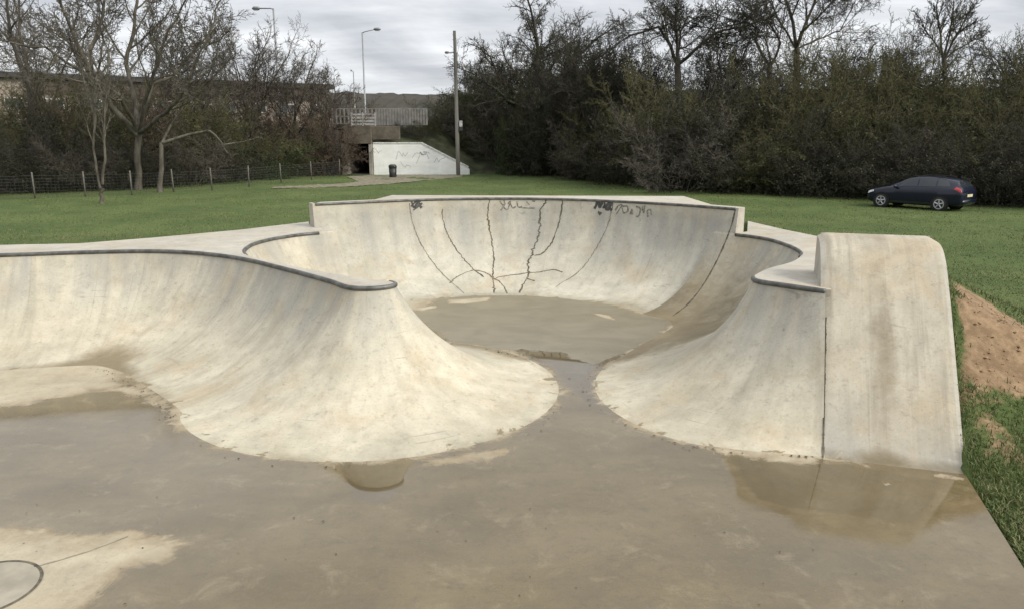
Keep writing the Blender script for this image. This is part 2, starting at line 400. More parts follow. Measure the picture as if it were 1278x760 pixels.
bk = ol[i1:][::-4] + [(3.28, 14.65), (-2.33, 14.9)] + ol[:i0][::-4]
keep(slab('deck', innerB + bk, lambda x, y: HF + .004, .3, M_DECK, quarter))
for e, tdir in ((0, -1), (-1, 1)):        # end walls: the slab cut off square at both ends
    p, q = pathB[e], nB[e]; tan = Vector((-q.y, q.x)); tan = tan if tan.x * tdir > 0 else -tan
    ts = np.linspace(0, LF, 26); zs = circ(ts, LF, HF)
    ring = [(p.x + q.x * t, p.y + q.y * t, z) for t, z in zip(ts, zs)] + [(p.x + q.x * LF, p.y + q.y * LF, -.05), (p.x - q.x * .2, p.y - q.y * .2, -.05), (p.x - q.x * .2, p.y - q.y * .2, HF + .002)]
    o = Vector((tan.x, tan.y, 0)) * .05
    n = len(ring); v = [Vector(r) for r in ring] + [Vector(r) + o for r in ring]
    tri = tessellate_polygon([[Vector(((r[0] - p.x) * q.x + (r[1] - p.y) * q.y, r[2], 0)) for r in ring]])
    f = [tuple(t) for t in tri] + [tuple(n + i for i in reversed(t)) for t in tri] + [(i, (i + 1) % n, n + (i + 1) % n, n + i) for i in range(n)]
    ew = mesh_np('end_wall', v, f, M_DECK, quarter, False, {'st': np.zeros((2 * n, 3)), 'silt': np.zeros(2 * n)}); keep(fix_normals(ew))

# ---- right: pocket, tip and the bank beside the roll-in ramp
BL, BR = Vector((2.680, 6.071)), Vector((3.697, 5.756)); RD = Vector((.2961, .9552))
J = BL + RD * 1.23
def zR(x, y): t = min(1, max(0, (9.7 - y) / 1.6)); return 1.15 + .085 * t * t * (3 - 2 * t)
pock = chain([(3.30, 12.52), (3.43, 12.36), (3.56, 12.22), (3.80, 11.93), (3.96, 11.55), (4.01, 10.9), (3.95, 10.3), (3.80, 9.9), (3.45, 9.30), (2.98, 8.62), (2.60, 8.02)], 8)
tipR = [Vector(q) for q in ((2.565, 7.93), (2.55, 7.85), (2.56, 7.77), (2.60, 7.70), (2.66, 7.64))]
endR = chain([(2.72, 7.585), (2.86, 7.44), (J.x, J.y)], 6)
pathC = resample(pock, .045)[:-1] + resample(chain([(2.60, 8.02)] + [(q.x, q.y) for q in tipR] + [(2.72, 7.585)], 8), .016)[1:-1] + resample(endR, .03); nC = normals(pathC, 1); sg = sgn_check(pathC, nC, (1.3, 8.5)); nC = [q * sg for q in nC]
lastn = Vector((-RD.x, -RD.y))
bl = []; LC = []; nn = []
for i, p in enumerate(pathC):
    d = (p - J).length; k = max(0.0, 1 - d / .62); k = k * k * (3 - 2 * k) if p.y < 7.95 else 0.0
    bl.append(k); nn.append((nC[i] * (1 - k) + lastn * k).normalized())
    LC.append(1.70 * (1 - k) + 1.23 * k if p.y < 8.6 else 1.72)
for _ in range(4): nn = [((nn[max(i - 1, 0)] + nn[i] * 2 + nn[min(i + 1, len(nn) - 1)]).normalized()) for i in range(len(nn))]
nC = nn
hC = [zR(p.x, p.y) for p in pathC]
hipR = empty('bowl_hip', (3.4, 9.5, 0), label='concrete hip with a short dark coping joining the right hand roll-in ramp', cat='skate bowl')
def siltC(v, st):
    s = np.clip(1 - v[:, 2] / .022, 0, 1) * .45
    s += np.clip((v[:, 1] - 8.6) / .8, 0, 1) * (np.clip(1 - v[:, 2] / 1.0, 0, 1) * .55 + .34)
    s += .42 * np.exp(-(((v[:, 0] - 2.45) * .9 + (v[:, 1] - 10.4) * .45) / .30) ** 2) * (v[:, 1] > 8.7)
    return s
keep(sweep('transition', pathC, nC, LC, hC, M_HIP, hipR, bl, siltC))
kC = [i for i in range(0, len(pathC), 2) if pathC[i].y < 12.22] + [len(pathC) - 1]
for kk_ in ([i for i in kC if pathC[i].y > 9.86], [i for i in kC if pathC[i].y < 7.97]): coping([pathC[i] for i in kk_], [nC[i] for i in kk_], zR, hipR, .026, .01)
pc = [(p.x, p.y) for p in pathC[::2] if p.y < 12.24] + [(J.x, J.y)]
rb = BL + RD * 2.25
deckC_back = [(J.x + .05, J.y - .012), (rb.x + .05, rb.y - .01), (4.45, 8.05), (4.95, 9.2), (5.05, 10.4), (4.83, 11.68), (4.57, 12.7), (4.34, 14.0), (3.86, 12.45), (3.63, 12.26)]
keep(slab('deck', pc + deckC_back, zR, .35, M_DECK, hipR))

# ---- roll-in ramp: 45 degree bank with a rounded top
prof = [(0, 0), (.09, .015), (.18, .062), (.27, .145), (.36, .24), (.6, .50), (.85, .765), (1.1, 1.03), (1.23, 1.165), (1.36, 1.29), (1.48, 1.405), (1.58, 1.495), (1.68, 1.565), (1.80, 1.625), (1.92, 1.657), (2.06, 1.668), (2.25, 1.668)]
pp = chain(prof, 4)
# match the foot to the neighbouring bank
ramp = empty('roll_in_ramp', (3.4, 6.9, 0), label='tall narrow concrete roll-in ramp with a rounded top at the right edge of the park', cat='skate ramp')
nw = 22; Wv = BR - BL
V = []; ST = []
for i, q in enumerate(pp):
    for j in range(nw + 1):
        u = j / nw; p = BL + Wv * u + RD * q.x
        edge = min(u, 1 - u) * Wv.length; lip = -.018 * max(0, 1 - edge / .05) ** 2
        zz = q.y + .0 + lip * min(1, q.y / .3)
        V.append((p.x, p.y, max(zz, .002) if i else -.002)); ST.append((u * 1.06 + 9, q.x, 0))
V = np.array(V); ST = np.array(ST); idx = np.arange(len(V)).reshape(len(pp), nw + 1)
f = np.stack([idx[:-1, :-1], idx[:-1, 1:], idx[1:, 1:], idx[1:, :-1]], -1).reshape(-1, 4)
u = (ST[:, 0] - 9) / 1.06
silt = .92 * np.exp(-((u - .50) / .14) ** 2) * (.75 + .25 * np.sin(ST[:, 1] * 2.2 + 1)) * np.clip(ST[:, 1] * 1.2, 0, 1) + .15 * np.exp(-((u - .35) / .1) ** 2) + np.clip(1 - V[:, 2] / .10, 0, 1) * .75
keep(mesh_np('riding_surface', V, f, M_RAMP, ramp, True, {'st': ST, 'silt': silt}))
for side, base in ((0, BL), (1, BR)):
    out = (Wv.normalized() if side else -Wv.normalized()) * .035
    top = [base + RD * q.x for q in pp]; n = len(pp); v = []; f = []
    for p, q in zip(top, pp):
        z = q.y - .018 * min(1, q.y / .3)
        v += [(p.x, p.y, z), (p.x + out.x, p.y + out.y, z - .02), (p.x + out.x, p.y + out.y, -.25)]
    for i in range(n - 1):
        for k in range(2): f.append((3 * i + k, 3 * i + 3 + k, 3 * i + 4 + k, 3 * i + 1 + k))
    o = mesh_np('side_wall', v, f, M_DECK, ramp, False, {'st': np.zeros((len(v), 3)), 'silt': np.full(len(v), .18)}); keep(fix_normals(o))
pb = [BL + RD * 2.25, BR + RD * 2.25]
keep(mesh_np('back_wall', [(pb[0].x, pb[0].y, 1.668), (pb[1].x, pb[1].y, 1.668), (pb[1].x, pb[1].y, -.2), (pb[0].x, pb[0].y, -.2)], [(0, 1, 2, 3)], M_DECK, ramp, False, {'st': np.zeros((4, 3)), 'silt': np.zeros(4)}))

# ---- lines drawn on the riding surfaces: joints, tar cracks, scribbles (thin strips lying on the curve)
def bvh_of(objs):
    vs, fs = [], []
    for o in objs:
        b = len(vs); vs += [v.co.copy() for v in o.data.vertices]; fs += [tuple(b + i for i in p.vertices) for p in o.data.polygons]
    return BVHTree.FromPolygons(vs, fs)
ALLT = [o for o in COL.objects if o.name.split('.')[0] in ('transition', 'riding_surface')]
TB = bvh_of(ALLT)
def on_surface(px, py, up=.004):
    hit, nr, _, _ = TB.ray_cast(cam.location, ray(px, py).normalized())
    if hit is None: return None
    if nr.dot(ray(px, py)) > 0: nr = -nr
    return hit, nr
def strip(name, lines, width, mat, parent, wob=0.0, seed=0, up=.0035):
    rg = random.Random(seed); V = []; Fc = []
    for ln in lines:
        pts = [Vector(p) for p in ln]
        if len(pts) > 2: pts = chain([(p.x, p.y) for p in pts], 6)
        dense = []
        for a, b in zip(pts, pts[1:]):
            m = max(1, int((b - a).length / 1.2))
            dense += [a + (b - a) * (k / m) for k in range(m)]
        dense.append(pts[-1])
        hs = [on_surface(p.x + rg.gauss(0, wob), p.y + rg.gauss(0, wob * .3)) for p in dense]
        hs = [h for h in hs if h]
        if len(hs) < 2: continue
        b0 = len(V)
        for i, (h, nr) in enumerate(hs):
            t = (hs[min(i + 1, len(hs) - 1)][0] - hs[max(i - 1, 0)][0])
            sdv = t.cross(nr)
            if sdv.length < 1e-6: sdv = Vector((1, 0, 0))
            sdv.normalize(); ww = width * .5 * (.6 + .5 * rg.random()) * (1 + .4 * math.sin(i * .31 + seed * 2.1) * math.sin(i * .12 + seed))
            V += [h + nr * up + sdv * ww, h + nr * up - sdv * ww]
        for i in range(len(hs) - 1): Fc.append((b0 + 2 * i, b0 + 2 * i + 1, b0 + 2 * i + 3, b0 + 2 * i + 2))
    o = mesh_np(name, V, Fc, mat, parent, False); return keep(o)
CR = [
    ([(511, 254), (514, 275), (523, 300), (536, 322), (553, 343), (570, 358), (579, 366)], .3),
    ([(552, 261), (553, 275), (559, 294), (570, 312), (583, 328), (594, 339), (604, 346)], .45),
    ([(611, 249), (609, 270), (613, 295), (616, 320), (615, 342), (617, 366)], .5),
    ([(683, 249), (677, 258), (674, 270), (674, 285), (668, 305), (663, 320), (659, 330), (660, 342), (658, 348), (653, 356), (648, 366)], .9),
    ([(702, 250), (700, 268), (694, 290), (686, 307), (676, 317), (667, 319)], .4),
    ([(765, 254), (759, 280), (748, 303), (734, 326), (718, 343), (703, 352), (694, 358)], .3),
    ([(561, 354), (572, 345), (590, 338), (607, 341), (617, 349), (623, 346), (645, 343), (657, 341), (672, 340), (690, 337), (702, 340)], .5),
    ([(617, 348), (625, 353), (630, 360), (633, 367)], .5)]
M_CRACKB = plain('faint_crack', (.165, .148, .11), .85, 0, .4, 14)
for i, (ln, wb) in enumerate(CR): strip('crack', [ln], (.019, .021, .026, .030, .024, .018, .021, .024)[i], M_CRACKB if i in (0, 5) else M_CRACK, quarter, wb, i)
strip('crack', [[(658, 348), (664, 350), (668, 351)]], .03, M_CRACK, quarter, .4, 44)
g1 = strip('graffiti', [[(513, 251), (517, 259), (522, 253), (526, 260)], [(513, 258), (519, 252), (525, 251)], [(516, 263), (521, 258), (527, 254)]], .05, M_SPRAY, quarter, .2, 2)
g1['label'] = 'small black sprayed tag under the coping at left'
g2 = strip('graffiti', [[(624, 251), (626, 255), (629, 256)], [(629, 250), (630, 255), (627, 260), (625, 263)], [(627, 257), (633, 262), (637, 252), (634, 255)], [(637, 254), (640, 260), (644, 258)], [(645, 252), (647, 259), (652, 258)], [(648, 259), (657, 260), (668, 260)], [(657, 252), (661, 256)], [(664, 251), (668, 252)]], .026, M_FAINT, quarter, .2, 3)
g2['label'] = 'thin faded scrawl under the middle of the coping'
g3 = strip('graffiti', [[(742, 261), (746, 253), (749, 259), (752, 252)], [(752, 260), (758, 256), (765, 251)], [(754, 253), (758, 262), (763, 254)], [(747, 264), (750, 268)], [(759, 258), (764, 263)]], .06, M_SPRAY, quarter, .25, 4)
g3['label'] = 'heavy black sprayed tag under the coping at right'
g4 = strip('graffiti', [[(768, 263), (771, 258), (776, 256), (773, 262), (769, 268)], [(777, 258), (783, 258), (783, 264), (778, 266), (777, 260)], [(787, 268), (789, 262), (790, 268)], [(794, 258), (799, 261), (797, 270), (793, 270)], [(802, 258), (803, 266), (805, 257)], [(809, 271), (808, 264), (812, 262), (813, 269)]], .028, M_FAINT, quarter, .25, 5)
g4['label'] = 'row of pale grey scrawled letters right of the black tag'
strip('joint_line', [[(918, 262), (913, 281), (905, 303), (893, 329), (878, 355), (860, 378), (840, 394)]], .026, M_CRACK, quarter, .1, 6)
strip('joint_line', [[(1030.5, 396), (1030, 430), (1029, 480), (1028, 530), (1027, 571)]], .02, M_CRACK, ramp, .0, 7)

# ------------------------------------------------------------------ floor
def sdist(P, poly):
    """signed distance, positive inside"""
    P = np.asarray(P); poly = np.asarray(poly, float); d = np.full(len(P), 1e9); ins = np.zeros(len(P), bool)
    for a, b in zip(poly, np.roll(poly, -1, 0)):
        ab = b - a; t = np.clip(((P - a) @ ab) / max(ab @ ab, 1e-12), 0, 1)
        d = np.minimum(d, np.linalg.norm(P - a - t[:, None] * ab, axis=1))
        c = (a[1] > P[:, 1]) != (b[1] > P[:, 1]); den = b[1] - a[1]
        if abs(den) > 1e-12: ins ^= c & (P[:, 0] < (b[0] - a[0]) * (P[:, 1] - a[1]) / den + a[0])
    return np.where(ins, d, -d)
xsn, ysn = 340, 330
ys = np.linspace(-3.2, 13.9, ysn); xl = -13.5
G = []
for y in ys:
    if y < 5.76: xr = 3.697 + (y - 5.756) * .310
    else: xr = 3.697 + min((y - 5.756) * .29, .25)
    G.append(np.stack([xl + (xr - xl) * np.linspace(0, 1, xsn), np.full(xsn, y)], -1))
G = np.array(G).reshape(-1, 2)
inpark = sdist(G, [(-13.5, -4), (-13.5, 8.0), (-8, 10.0), (-3.7, 10.6), (-3.75, 13), (-2, 14), (2, 14), (3.7, 12.6), (5, 9), (4.6, -4)])
dry = [
    [(-60, 440), (140, 440), (165, 462), (150, 474), (170, 484), (196, 488), (215, 506), (205, 512), (170, 492), (130, 487), (80, 496), (40, 503), (-10, 510), (-200, 530), (-260, 500)],
    [(-200, 650), (0, 655), (60, 658), (110, 666), (160, 661), (205, 666), (232, 684), (205, 700), (165, 716), (125, 742), (98, 770), (92, 800), (-200, 830)],
    [(490, 575), (530, 584), (570, 584), (615, 576), (658, 560), (664, 552), (600, 556), (540, 570)],
    [(848, 540), (890, 556), (950, 568), (1030, 574), (1062, 580), (1040, 583), (970, 577), (900, 566), (855, 553)],
    [(1155, 588), (1185, 590), (1212, 597), (1216, 605), (1190, 600), (1165, 596)],
    [(1098, 600), (1112, 599), (1118, 604), (1106, 607)],
    [(378, 642), (392, 642), (394, 649), (382, 651)], [(376, 656), (388, 656), (386, 661), (378, 661)],
    [(732, 389), (762, 393), (778, 402), (755, 398)],
    [(555, 374), (590, 372), (615, 370), (612, 376), (580, 380), (558, 380)], [(515, 384), (545, 380), (550, 384), (525, 389)],
    [(600, 441), (640, 438), (662, 446), (640, 449), (612, 447)]]
wet = np.full(len(G), 1.0)
for ip, pl in enumerate(dry):
    q = [at(x, y, 0) for x, y in pl]; sdv = sdist(G, q)
    wet = np.minimum(wet, -sdv + (.02 if ip < 2 else .085)) if len(pl) > 6 else np.minimum(wet, -sdv * 4 + .10)
for pth, LL in ((pathA, LA), (pathC, np.array(LC))):
    Q = np.array([(p.x, p.y) for p in pth[::3]])
    for c0 in range(0, len(G), 6000):
        dd = np.sqrt(((G[c0:c0 + 6000, None, :] - Q[None]) ** 2).sum(-1)) - LL[::3][None]
        wet[c0:c0 + 6000] = np.minimum(wet[c0:c0 + 6000], dd.min(1) * .9 + .03)
pud_refl = np.full(len(G), -9.0)
for pl in ([(915, 570), (928, 598), (945, 622), (985, 633), (1020, 637), (1080, 646), (1142, 655), (1168, 621), (1172, 600), (1060, 580)], [(424, 574), (432, 600), (444, 622), (462, 629), (488, 627), (502, 605), (514, 580)],  # ramp and hip pools take the outlines of the reflections
           [(640, 434), (700, 436), (742, 452), (748, 478), (770, 505), (735, 505), (708, 480), (690, 455)]):
    pud_refl = np.maximum(pud_refl, sdist(G, [at(*q) for q in pl]))
mud = sdist(G, [at(*q) for q in ((500, 384), (600, 360), (660, 358), (760, 376), (870, 402), (810, 430), (760, 447), (738, 455), (700, 440), (650, 436), (610, 439), (560, 425))])
idx = np.arange(len(G)).reshape(ysn, xsn)
fc = np.stack([idx[:-1, :-1], idx[:-1, 1:], idx[1:, 1:], idx[1:, :-1]], -1).reshape(-1, 4)
kf = (inpark[fc] > -.02).all(1); fc = fc[kf]
v3 = np.concatenate([G, np.zeros((len(G), 1))], 1)
floor = mesh_np('floor', v3, fc, M_FLOOR, None, True, {'wet': wet, 'mud': mud, 'pud_refl': pud_refl, 'st': np.zeros((len(G), 3)), 'silt': np.full(len(G), .08)})
tag(floor, 'wet silty concrete floor of the skate bowl with dry pale patches', 'floor', kind='structure')
V = []; Fc = []
for ln in ([(43, 707), (70, 700), (110, 688), (160, 669)],):
    q = [Vector((*at(a, b), .004)) for a, b in ln]
    for i, p in enumerate(q): V += [p + Vector((0, .008, 0)), p - Vector((0, .008, 0))]
    for i in range(len(q) - 1): Fc.append((2 * i, 2 * i + 1, 2 * i + 3, 2 * i + 2))
mesh_np('crack', V, Fc, M_JOINT, floor)
# floor edge kerb face at the right
e0, e1 = Vector((3.697, 5.756)), Vector((.92, -3.2))
floor_edge = mesh_np('floor_edge', [(e0.x, e0.y, 0.0), (e1.x, e1.y, 0.0), (e1.x, e1.y, -.3), (e0.x, e0.y, -.3)], [(0, 1, 2, 3)], M_DECK, None, False, {'st': np.zeros((4, 3)), 'silt': np.zeros(4)})
tag(floor_edge, 'concrete edge of the bowl floor along the grass at right', 'edge', kind='structure')
# round flush inset at bottom left
dc = Vector(at(-22, 735, 0)); dr = (Vector(at(42, 735, 0)) - dc).length
disc = empty('inset_disc', (dc.x, dc.y, 0), label='round pale concrete disc with a dark joint set flush in the floor at bottom left', cat='floor inset')
def ring_mesh(r0, r1, z, n=72):
    v = []; f = []
    for i in range(n):
        a = 2 * math.pi * i / n
        v += [(r0 * math.cos(a), r0 * math.sin(a), z), (r1 * math.cos(a), r1 * math.sin(a), z)]
    for i in range(n): f.append((2 * i, 2 * i + 1, (2 * i + 3) % (2 * n), (2 * i + 2) % (2 * n)))
    return v, f
v, f = ring_mesh(.0, dr - .012, .004); mesh_np('disc_face', v, f, plain('disc_concrete', (.285, .255, .20), .85, 0, .22, 3.5), disc)
v, f = ring_mesh(dr - .012, dr + .008, .005); mesh_np('joint_ring', v, f, M_CRACK, disc)

# leaf scraps and grit lying along the feet of the walls and in the silt
lb = MB(); rg = random.Random(31)
def flake(x, y, s):
    a = rg.uniform(0, 6.28); c_, s_ = math.cos(a), math.sin(a); l = s * rg.uniform(.8, 1.5); w_ = s * rg.uniform(.35, .7); h = s * rg.uniform(.1, .4)
    q = [(-l, 0, .003), (0, -w_, .004 + h), (l, 0, .004 + h * .3), (0, w_, .004 + h * .8)]
    lb.add([(x + a_ * c_ - b_ * s_, y + a_ * s_ + b_ * c_, z_ + .002) for a_, b_, z_ in q], [(0, 1, 2), (0, 2, 3)])
def foot(path, nrm, LL, i, o): p = path[i] + nrm[i] * (LL[i] + o); return p.x, p.y
for _ in range(150):
    i = rg.randrange(int(len(pathC) * .35), len(pathC)); p = foot(pathC, nC, LC, i, abs(rg.gauss(.0, .05)) + .01)
    if p[1] < 9.0 and p[0] < 2.7: flake(*p, rg.uniform(.005, .016))
for _ in range(170):
    i = rg.randrange(int(len(pathA) * .3), int(len(pathA) * .8)); p = foot(pathA, nA, LA, i, abs(rg.gauss(.0, .06)) + .01)
    if p[1] < 9.3 and p[0] > -5: flake(*p, rg.uniform(.005, .015))
for _ in range(80):
    px_, py_ = rg.uniform(20, 1180), rg.uniform(560, 755); p = at(px_, py_)
    if p[1] < 5.6 and p[0] < 3.2: flake(*p, rg.uniform(.003, .010))
for _ in range(60):
    p = (rg.gauss(-.2, .5), rg.gauss(9.3, .10)); flake(*p, rg.uniform(.006, .018))
tag(lb.build('leaf_litter', plain('leaf_scrap', (.055, .040, .022), .9, 0, .5, 30)), 'dark leaf scraps and grit along the feet of the concrete walls', 'leaf litter', kind='stuff')

# ------------------------------------------------------------------ terrain
bound = []
def bseg(a, b, ha, hb, slope):
    a = Vector(a); b = Vector(b); n = max(1, int((b - a).length / .12))
    for i in range(n): t = i / n; p = a + (b - a) * t; bound.append((p.x, p.y, ha + (hb - ha) * t, slope))
B = [(-16.4, 2.0), (-15.9, 4.7), (-14.3, 7.6), (-11.6, 9.7), (-9.3, 10.5), (-7.38, 10.89), (-6.32, 11.06), (-5.55, 11.68), (-4.54, 12.7), (-3.72, 13.9)]
for a, b in zip(B, B[1:]): bseg(a, b, 1.15, 1.15, .42)
B2 = [(-3.72, 13.9), (-2.9, 14.2), (-2.33, 14.92), (3.28, 14.67), (3.75, 13.9), (4.34, 14.0)]
for a, b in zip(B2, B2[1:]): bseg(a, b, 1.12, 1.12, .42)
B3 = [(4.34, 14.0), (4.57, 12.7), (4.83, 11.68), (5.05, 10.4), (4.95, 9.2), (4.45, 8.05)]
for a, b in zip(B3, B3[1:]): bseg(a, b, 1.15, 1.15, .42)
brt = [(BR + RD * q.x, q.y) for q in pp[::2]][::-1]
edge_only = [(p.x, p.y) for p, _ in brt]
n_b = len(bound)
bseg((3.697, 5.756), (.9, -3.25), 0, 0, .03)
bseg((.9, -3.25), (-14.5, -3.25), 0, 0, .05); bseg((-14.5, -3.25), (-16.4, 2.0), 0, 1.1, .3)
bound = np.array(bound)
outline = np.concatenate([bound[:n_b:3, :2], np.array(edge_only), bound[n_b::3, :2]])
def axis(lo, hi, fine, far_, g=1.16):
    a = list(np.arange(lo, hi, fine)); s = fine; x = a[-1]
    while x < far_: s *= g; x += s; a.append(x)
    s = fine; x = a[0]; pre = []
    while x > -far_: s *= g; x -= s; pre.append(x)
    return np.array(pre[::-1] + a)
tx = axis(-18, 9.5, .13, 2500); ty = axis(-4.5, 17, .13, 2500)
TX, TY = np.meshgrid(tx, ty); TP = np.stack([TX.ravel(), TY.ravel()], -1)
FIELD = -.2
def hashnoise(x, y):
    return (np.sin(x * 1.7 + 1.3 * np.sin(y * .9)) + np.sin(y * 1.9 + 1.1 * np.sin(x * 1.1 + 2)) + .6 * np.sin(x * 4.3 + y * 3.1)) / 2.6
def terrain_z(P):
    x, y = P[:, 0], P[:, 1]
    z = np.full(len(P), -9.0); near = (x > -24) & (x < 16) & (y > -9) & (y < 24); ii = np.nonzero(near)[0]
    for c in range(0, len(ii), 4000):
        k = ii[c:c + 4000]; dx = x[k][:, None] - bound[None, :, 0]; dy = y[k][:, None] - bound[None, :, 1]
        d = np.sqrt(dx * dx + dy * dy); zz = bound[None, :, 2] - .028 - bound[None, :, 3] * np.maximum(d - .12, 0) - .03 * d
        z[k] = zz.max(1)
    # bank that follows the outer edge of the roll-in ramp
    wn = Wv.normalized(); rx, ry = x[ii] - BR.x, y[ii] - BR.y
    t = rx * RD.x + ry * RD.y; uu = np.maximum(rx * wn.x + ry * wn.y, 0)
    ph = np.interp(np.clip(t, 0, 2.25), [q.x for q in pp], [q.y for q in pp])
    hz = np.minimum(ph, 1.36) * .96 - .045 - .40 * np.maximum(t - 2.0, 0)
    zb = hz - np.clip(.10 + .42 * hz, .03, .5) * uu
    z[ii] = np.where(rx * wn.x + ry * wn.y > -1.3, np.maximum(z[ii], np.where(t > -1.2, zb, -9)), z[ii])
    ground = FIELD + .035 * hashnoise(x * .5, y * .5) * np.clip((np.hypot(x, y) - 5) / 8, 0, 1)
    # smooth maximum
    k = .16; h = np.clip(.5 + .5 * (z - ground) / k, 0, 1)
    out = np.where(z < -5, ground, ground * (1 - h) + z * h + k * h * (1 - h) * .6)
    ins = np.full(len(P), -1.0); ins[ii] = sdist(P[ii], outline)
    # inside the park the sheet drops away under the concrete
    if len(ii):
        dmin = np.maximum(ins, 0)
        out = np.where(ins > 0, np.minimum(out, np.maximum(out - .04 - 1.6 * dmin, -.5)), out)
        deep = ins > .25; out[deep] = np.minimum(out[deep], -.3)
    lum = (.012 * hashnoise(x * 3.1, y * 2.7) + .010 * hashnoise(x * 7.3 + 1, y * 6.7)) * (ins < -.1)
    return out + lum, ins
TZ, TI = terrain_z(TP)
# bare earth on the bank beside the roll-in ramp and at worn spots
def on_ground(px, py):
    r = ray(px, py); lo = (2.6 - CAMH) / r.z; k = lo
    for i in range(900):
        k = lo + i * .02 / max(r.y, .1); p = (r.x * k, r.y * k)
        if CAMH + r.z * k <= terrain_z(np.array([p]))[0][0]: break
    return p
EARTH = [on_ground(*q) for q in ((1191, 352), (1215, 366), (1245, 386), (1282, 408), (1330, 440), (1330, 500), (1278, 494), (1235, 486), (1196, 482), (1199, 452), (1206, 430), (1196, 396))]
EARTH2 = on_ground(1243, 552); EARTH3 = on_ground(1215, 510)
def earth(P):
    a = np.clip(sdist(P, EARTH) / .22 + .5, 0, 1.2)
    b = np.exp(-(((P[:, 0] - EARTH2[0]) / .22) ** 2 + ((P[:, 1] - EARTH2[1]) / .42) ** 2)) * .62
    d = np.exp(-(((P[:, 0] - EARTH3[0]) / .3) ** 2 + ((P[:, 1] - EARTH3[1]) / .25) ** 2)) * .42
    c = np.exp(-(((P[:, 0] - 4.9) / .8) ** 2 + ((P[:, 1] - 13.2) / .8) ** 2)) * .55
    return np.maximum(np.maximum(a, b), np.maximum(c, d))
TE = earth(TP)
g = NT('grass_ground', .9, .2); gp = g.geo()
c = g.mix(g.ss(g.noise(gp, .35, 6, .6), .35, .66), (.060, .090, .026), (.100, .130, .042))
c = g.mix(g.ss(g.noise(gp, 2.6, 6, .65), .4, .72, 0, .6), c, (.085, .112, .036))
c = g.mix(g.ss(g.noise(gp, 11, 5, .7), .48, .7, 0, .5), c, (.028, .05, .013))
c = g.mix(g.ss(g.noise(g.scale(gp, (.25, .9, 1)), .5, 4, .6), .56, .72, 0, .5), c, (.105, .105, .045))
e = g.math('ADD', g.attr('earth'), g.math('MULTIPLY', g.math('SUBTRACT', g.noise(gp, 3.4, 8, .74, .6), .5), 1.5))
ec = g.mix(g.ss(g.noise(gp, 9, 6, .7), .35, .7), (.165, .108, .062), (.285, .198, .118))
ec = g.mix(g.ss(g.noise(gp, 45, 3, .7), .52, .75, 0, .6), ec, (.16, .105, .06))
g.color(g.mix(g.ss(e, .35, .6), c, ec)); g.bump(g.noise(gp, 28, 6, .7), g.ss(e, .35, .6, .9, .35), .03)
M_GRASS = g.m
idx = np.arange(len(TP)).reshape(len(ty), len(tx))
fc = np.stack([idx[:-1, :-1], idx[:-1, 1:], idx[1:, 1:], idx[1:, :-1]], -1).reshape(-1, 4)
deep = (TI[fc] > .9).all(1)
ground = mesh_np('ground', np.column_stack([TP, TZ]), fc[~deep], M_GRASS, None, True, {'earth': TE})
tag(ground, 'grass field and banks around the concrete skate park', 'ground', kind='structure')

# grass blades
def blades(name, P, Z, h, wd, mat, lean=.5):
    n = len(P); a = RNG.uniform(0, 2 * np.pi, n); hh = h * RNG.uniform(.45, 1.25, n); ww = wd * RNG.uniform(.6, 1.3, n)
    la = RNG.uniform(0, 2 * np.pi, n); ln = hh * RNG.uniform(.1, lean, n) * 1.6
    sx, sy = np.cos(a) * ww, np.sin(a) * ww; tx_, ty_ = np.cos(la) * ln, np.sin(la) * ln
    b0 = np.column_stack([P[:, 0] - sx, P[:, 1] - sy, Z - .01]); b1 = np.column_stack([P[:, 0] + sx, P[:, 1] + sy, Z - .01])
    m0 = np.column_stack([P[:, 0] - sx * .7 + tx_ * .35, P[:, 1] - sy * .7 + ty_ * .35, Z + hh * .6]); m1 = np.column_stack([P[:, 0] + sx * .7 + tx_ * .35, P[:, 1] + sy * .7 + ty_ * .35, Z + hh * .6])
    t = np.column_stack([P[:, 0] + tx_, P[:, 1] + ty_, Z + hh * .95])
    v = np.stack([b0, b1, m1, m0, t], 1).reshape(-1, 3); o = np.arange(n)[:, None] * 5
    f = np.concatenate([o + np.array([[0, 1, 2]]), o + np.array([[0, 2, 3]]), o + np.array([[3, 2, 4]])], 0)
    tint = np.repeat(RNG.random(n), 5)
    return mesh_np(name, v, f, mat, None, False, {'tint': tint})
gb = NT('grass_blade', .6, .25); t_ = gb.attr('tint')
gb.color(gb.ramp(t_, [(0, (.048, .076, .022)), (.4, (.090, .124, .038)), (.72, (.142, .166, .060)), (.87, (.18, .168, .078)), (1, (.25, .205, .115))]))
M_BLADE = gb.m
def scatter(n, x0, x1, y0, y1, inner=-.03):
    P = np.column_stack([RNG.uniform(x0, x1, n), RNG.uniform(y0, y1, n)])
    z, ins = terrain_z(P); e = earth(P) + RNG.normal(0, .16, n)
    k = (ins < inner) & (e < .42); return P[k], z[k]
def scatter_polar(n, d0, d1, a0, a1):
    D = d0 * (d1 / d0) ** RNG.random(n); A = RNG.uniform(a0, a1, n)
    P = np.column_stack([D * np.sin(A), D * np.cos(A)]); z, ins = terrain_z(P); e = earth(P) + .22 * hashnoise(P[:, 0] * 4.5, P[:, 1] * 4.5) + RNG.normal(0, .2, n)
    patch = hashnoise(P[:, 0] * .9 + 3, P[:, 1] * .9) + .5 * hashnoise(P[:, 0] * 2.3, P[:, 1] * 2.1 + 5)
    k = (ins < -.03) & (e < .42) & (patch + RNG.normal(0, .7, n) > -1.0); return P[k], z[k], D[k]
Pn, Zn, Dn = scatter_polar(520000, 4.2, 60, R(-42), R(46))
Pr, Zr, Dr = scatter_polar(170000, 4.0, 9.5, R(22), R(66))
nearm = Dn < 16
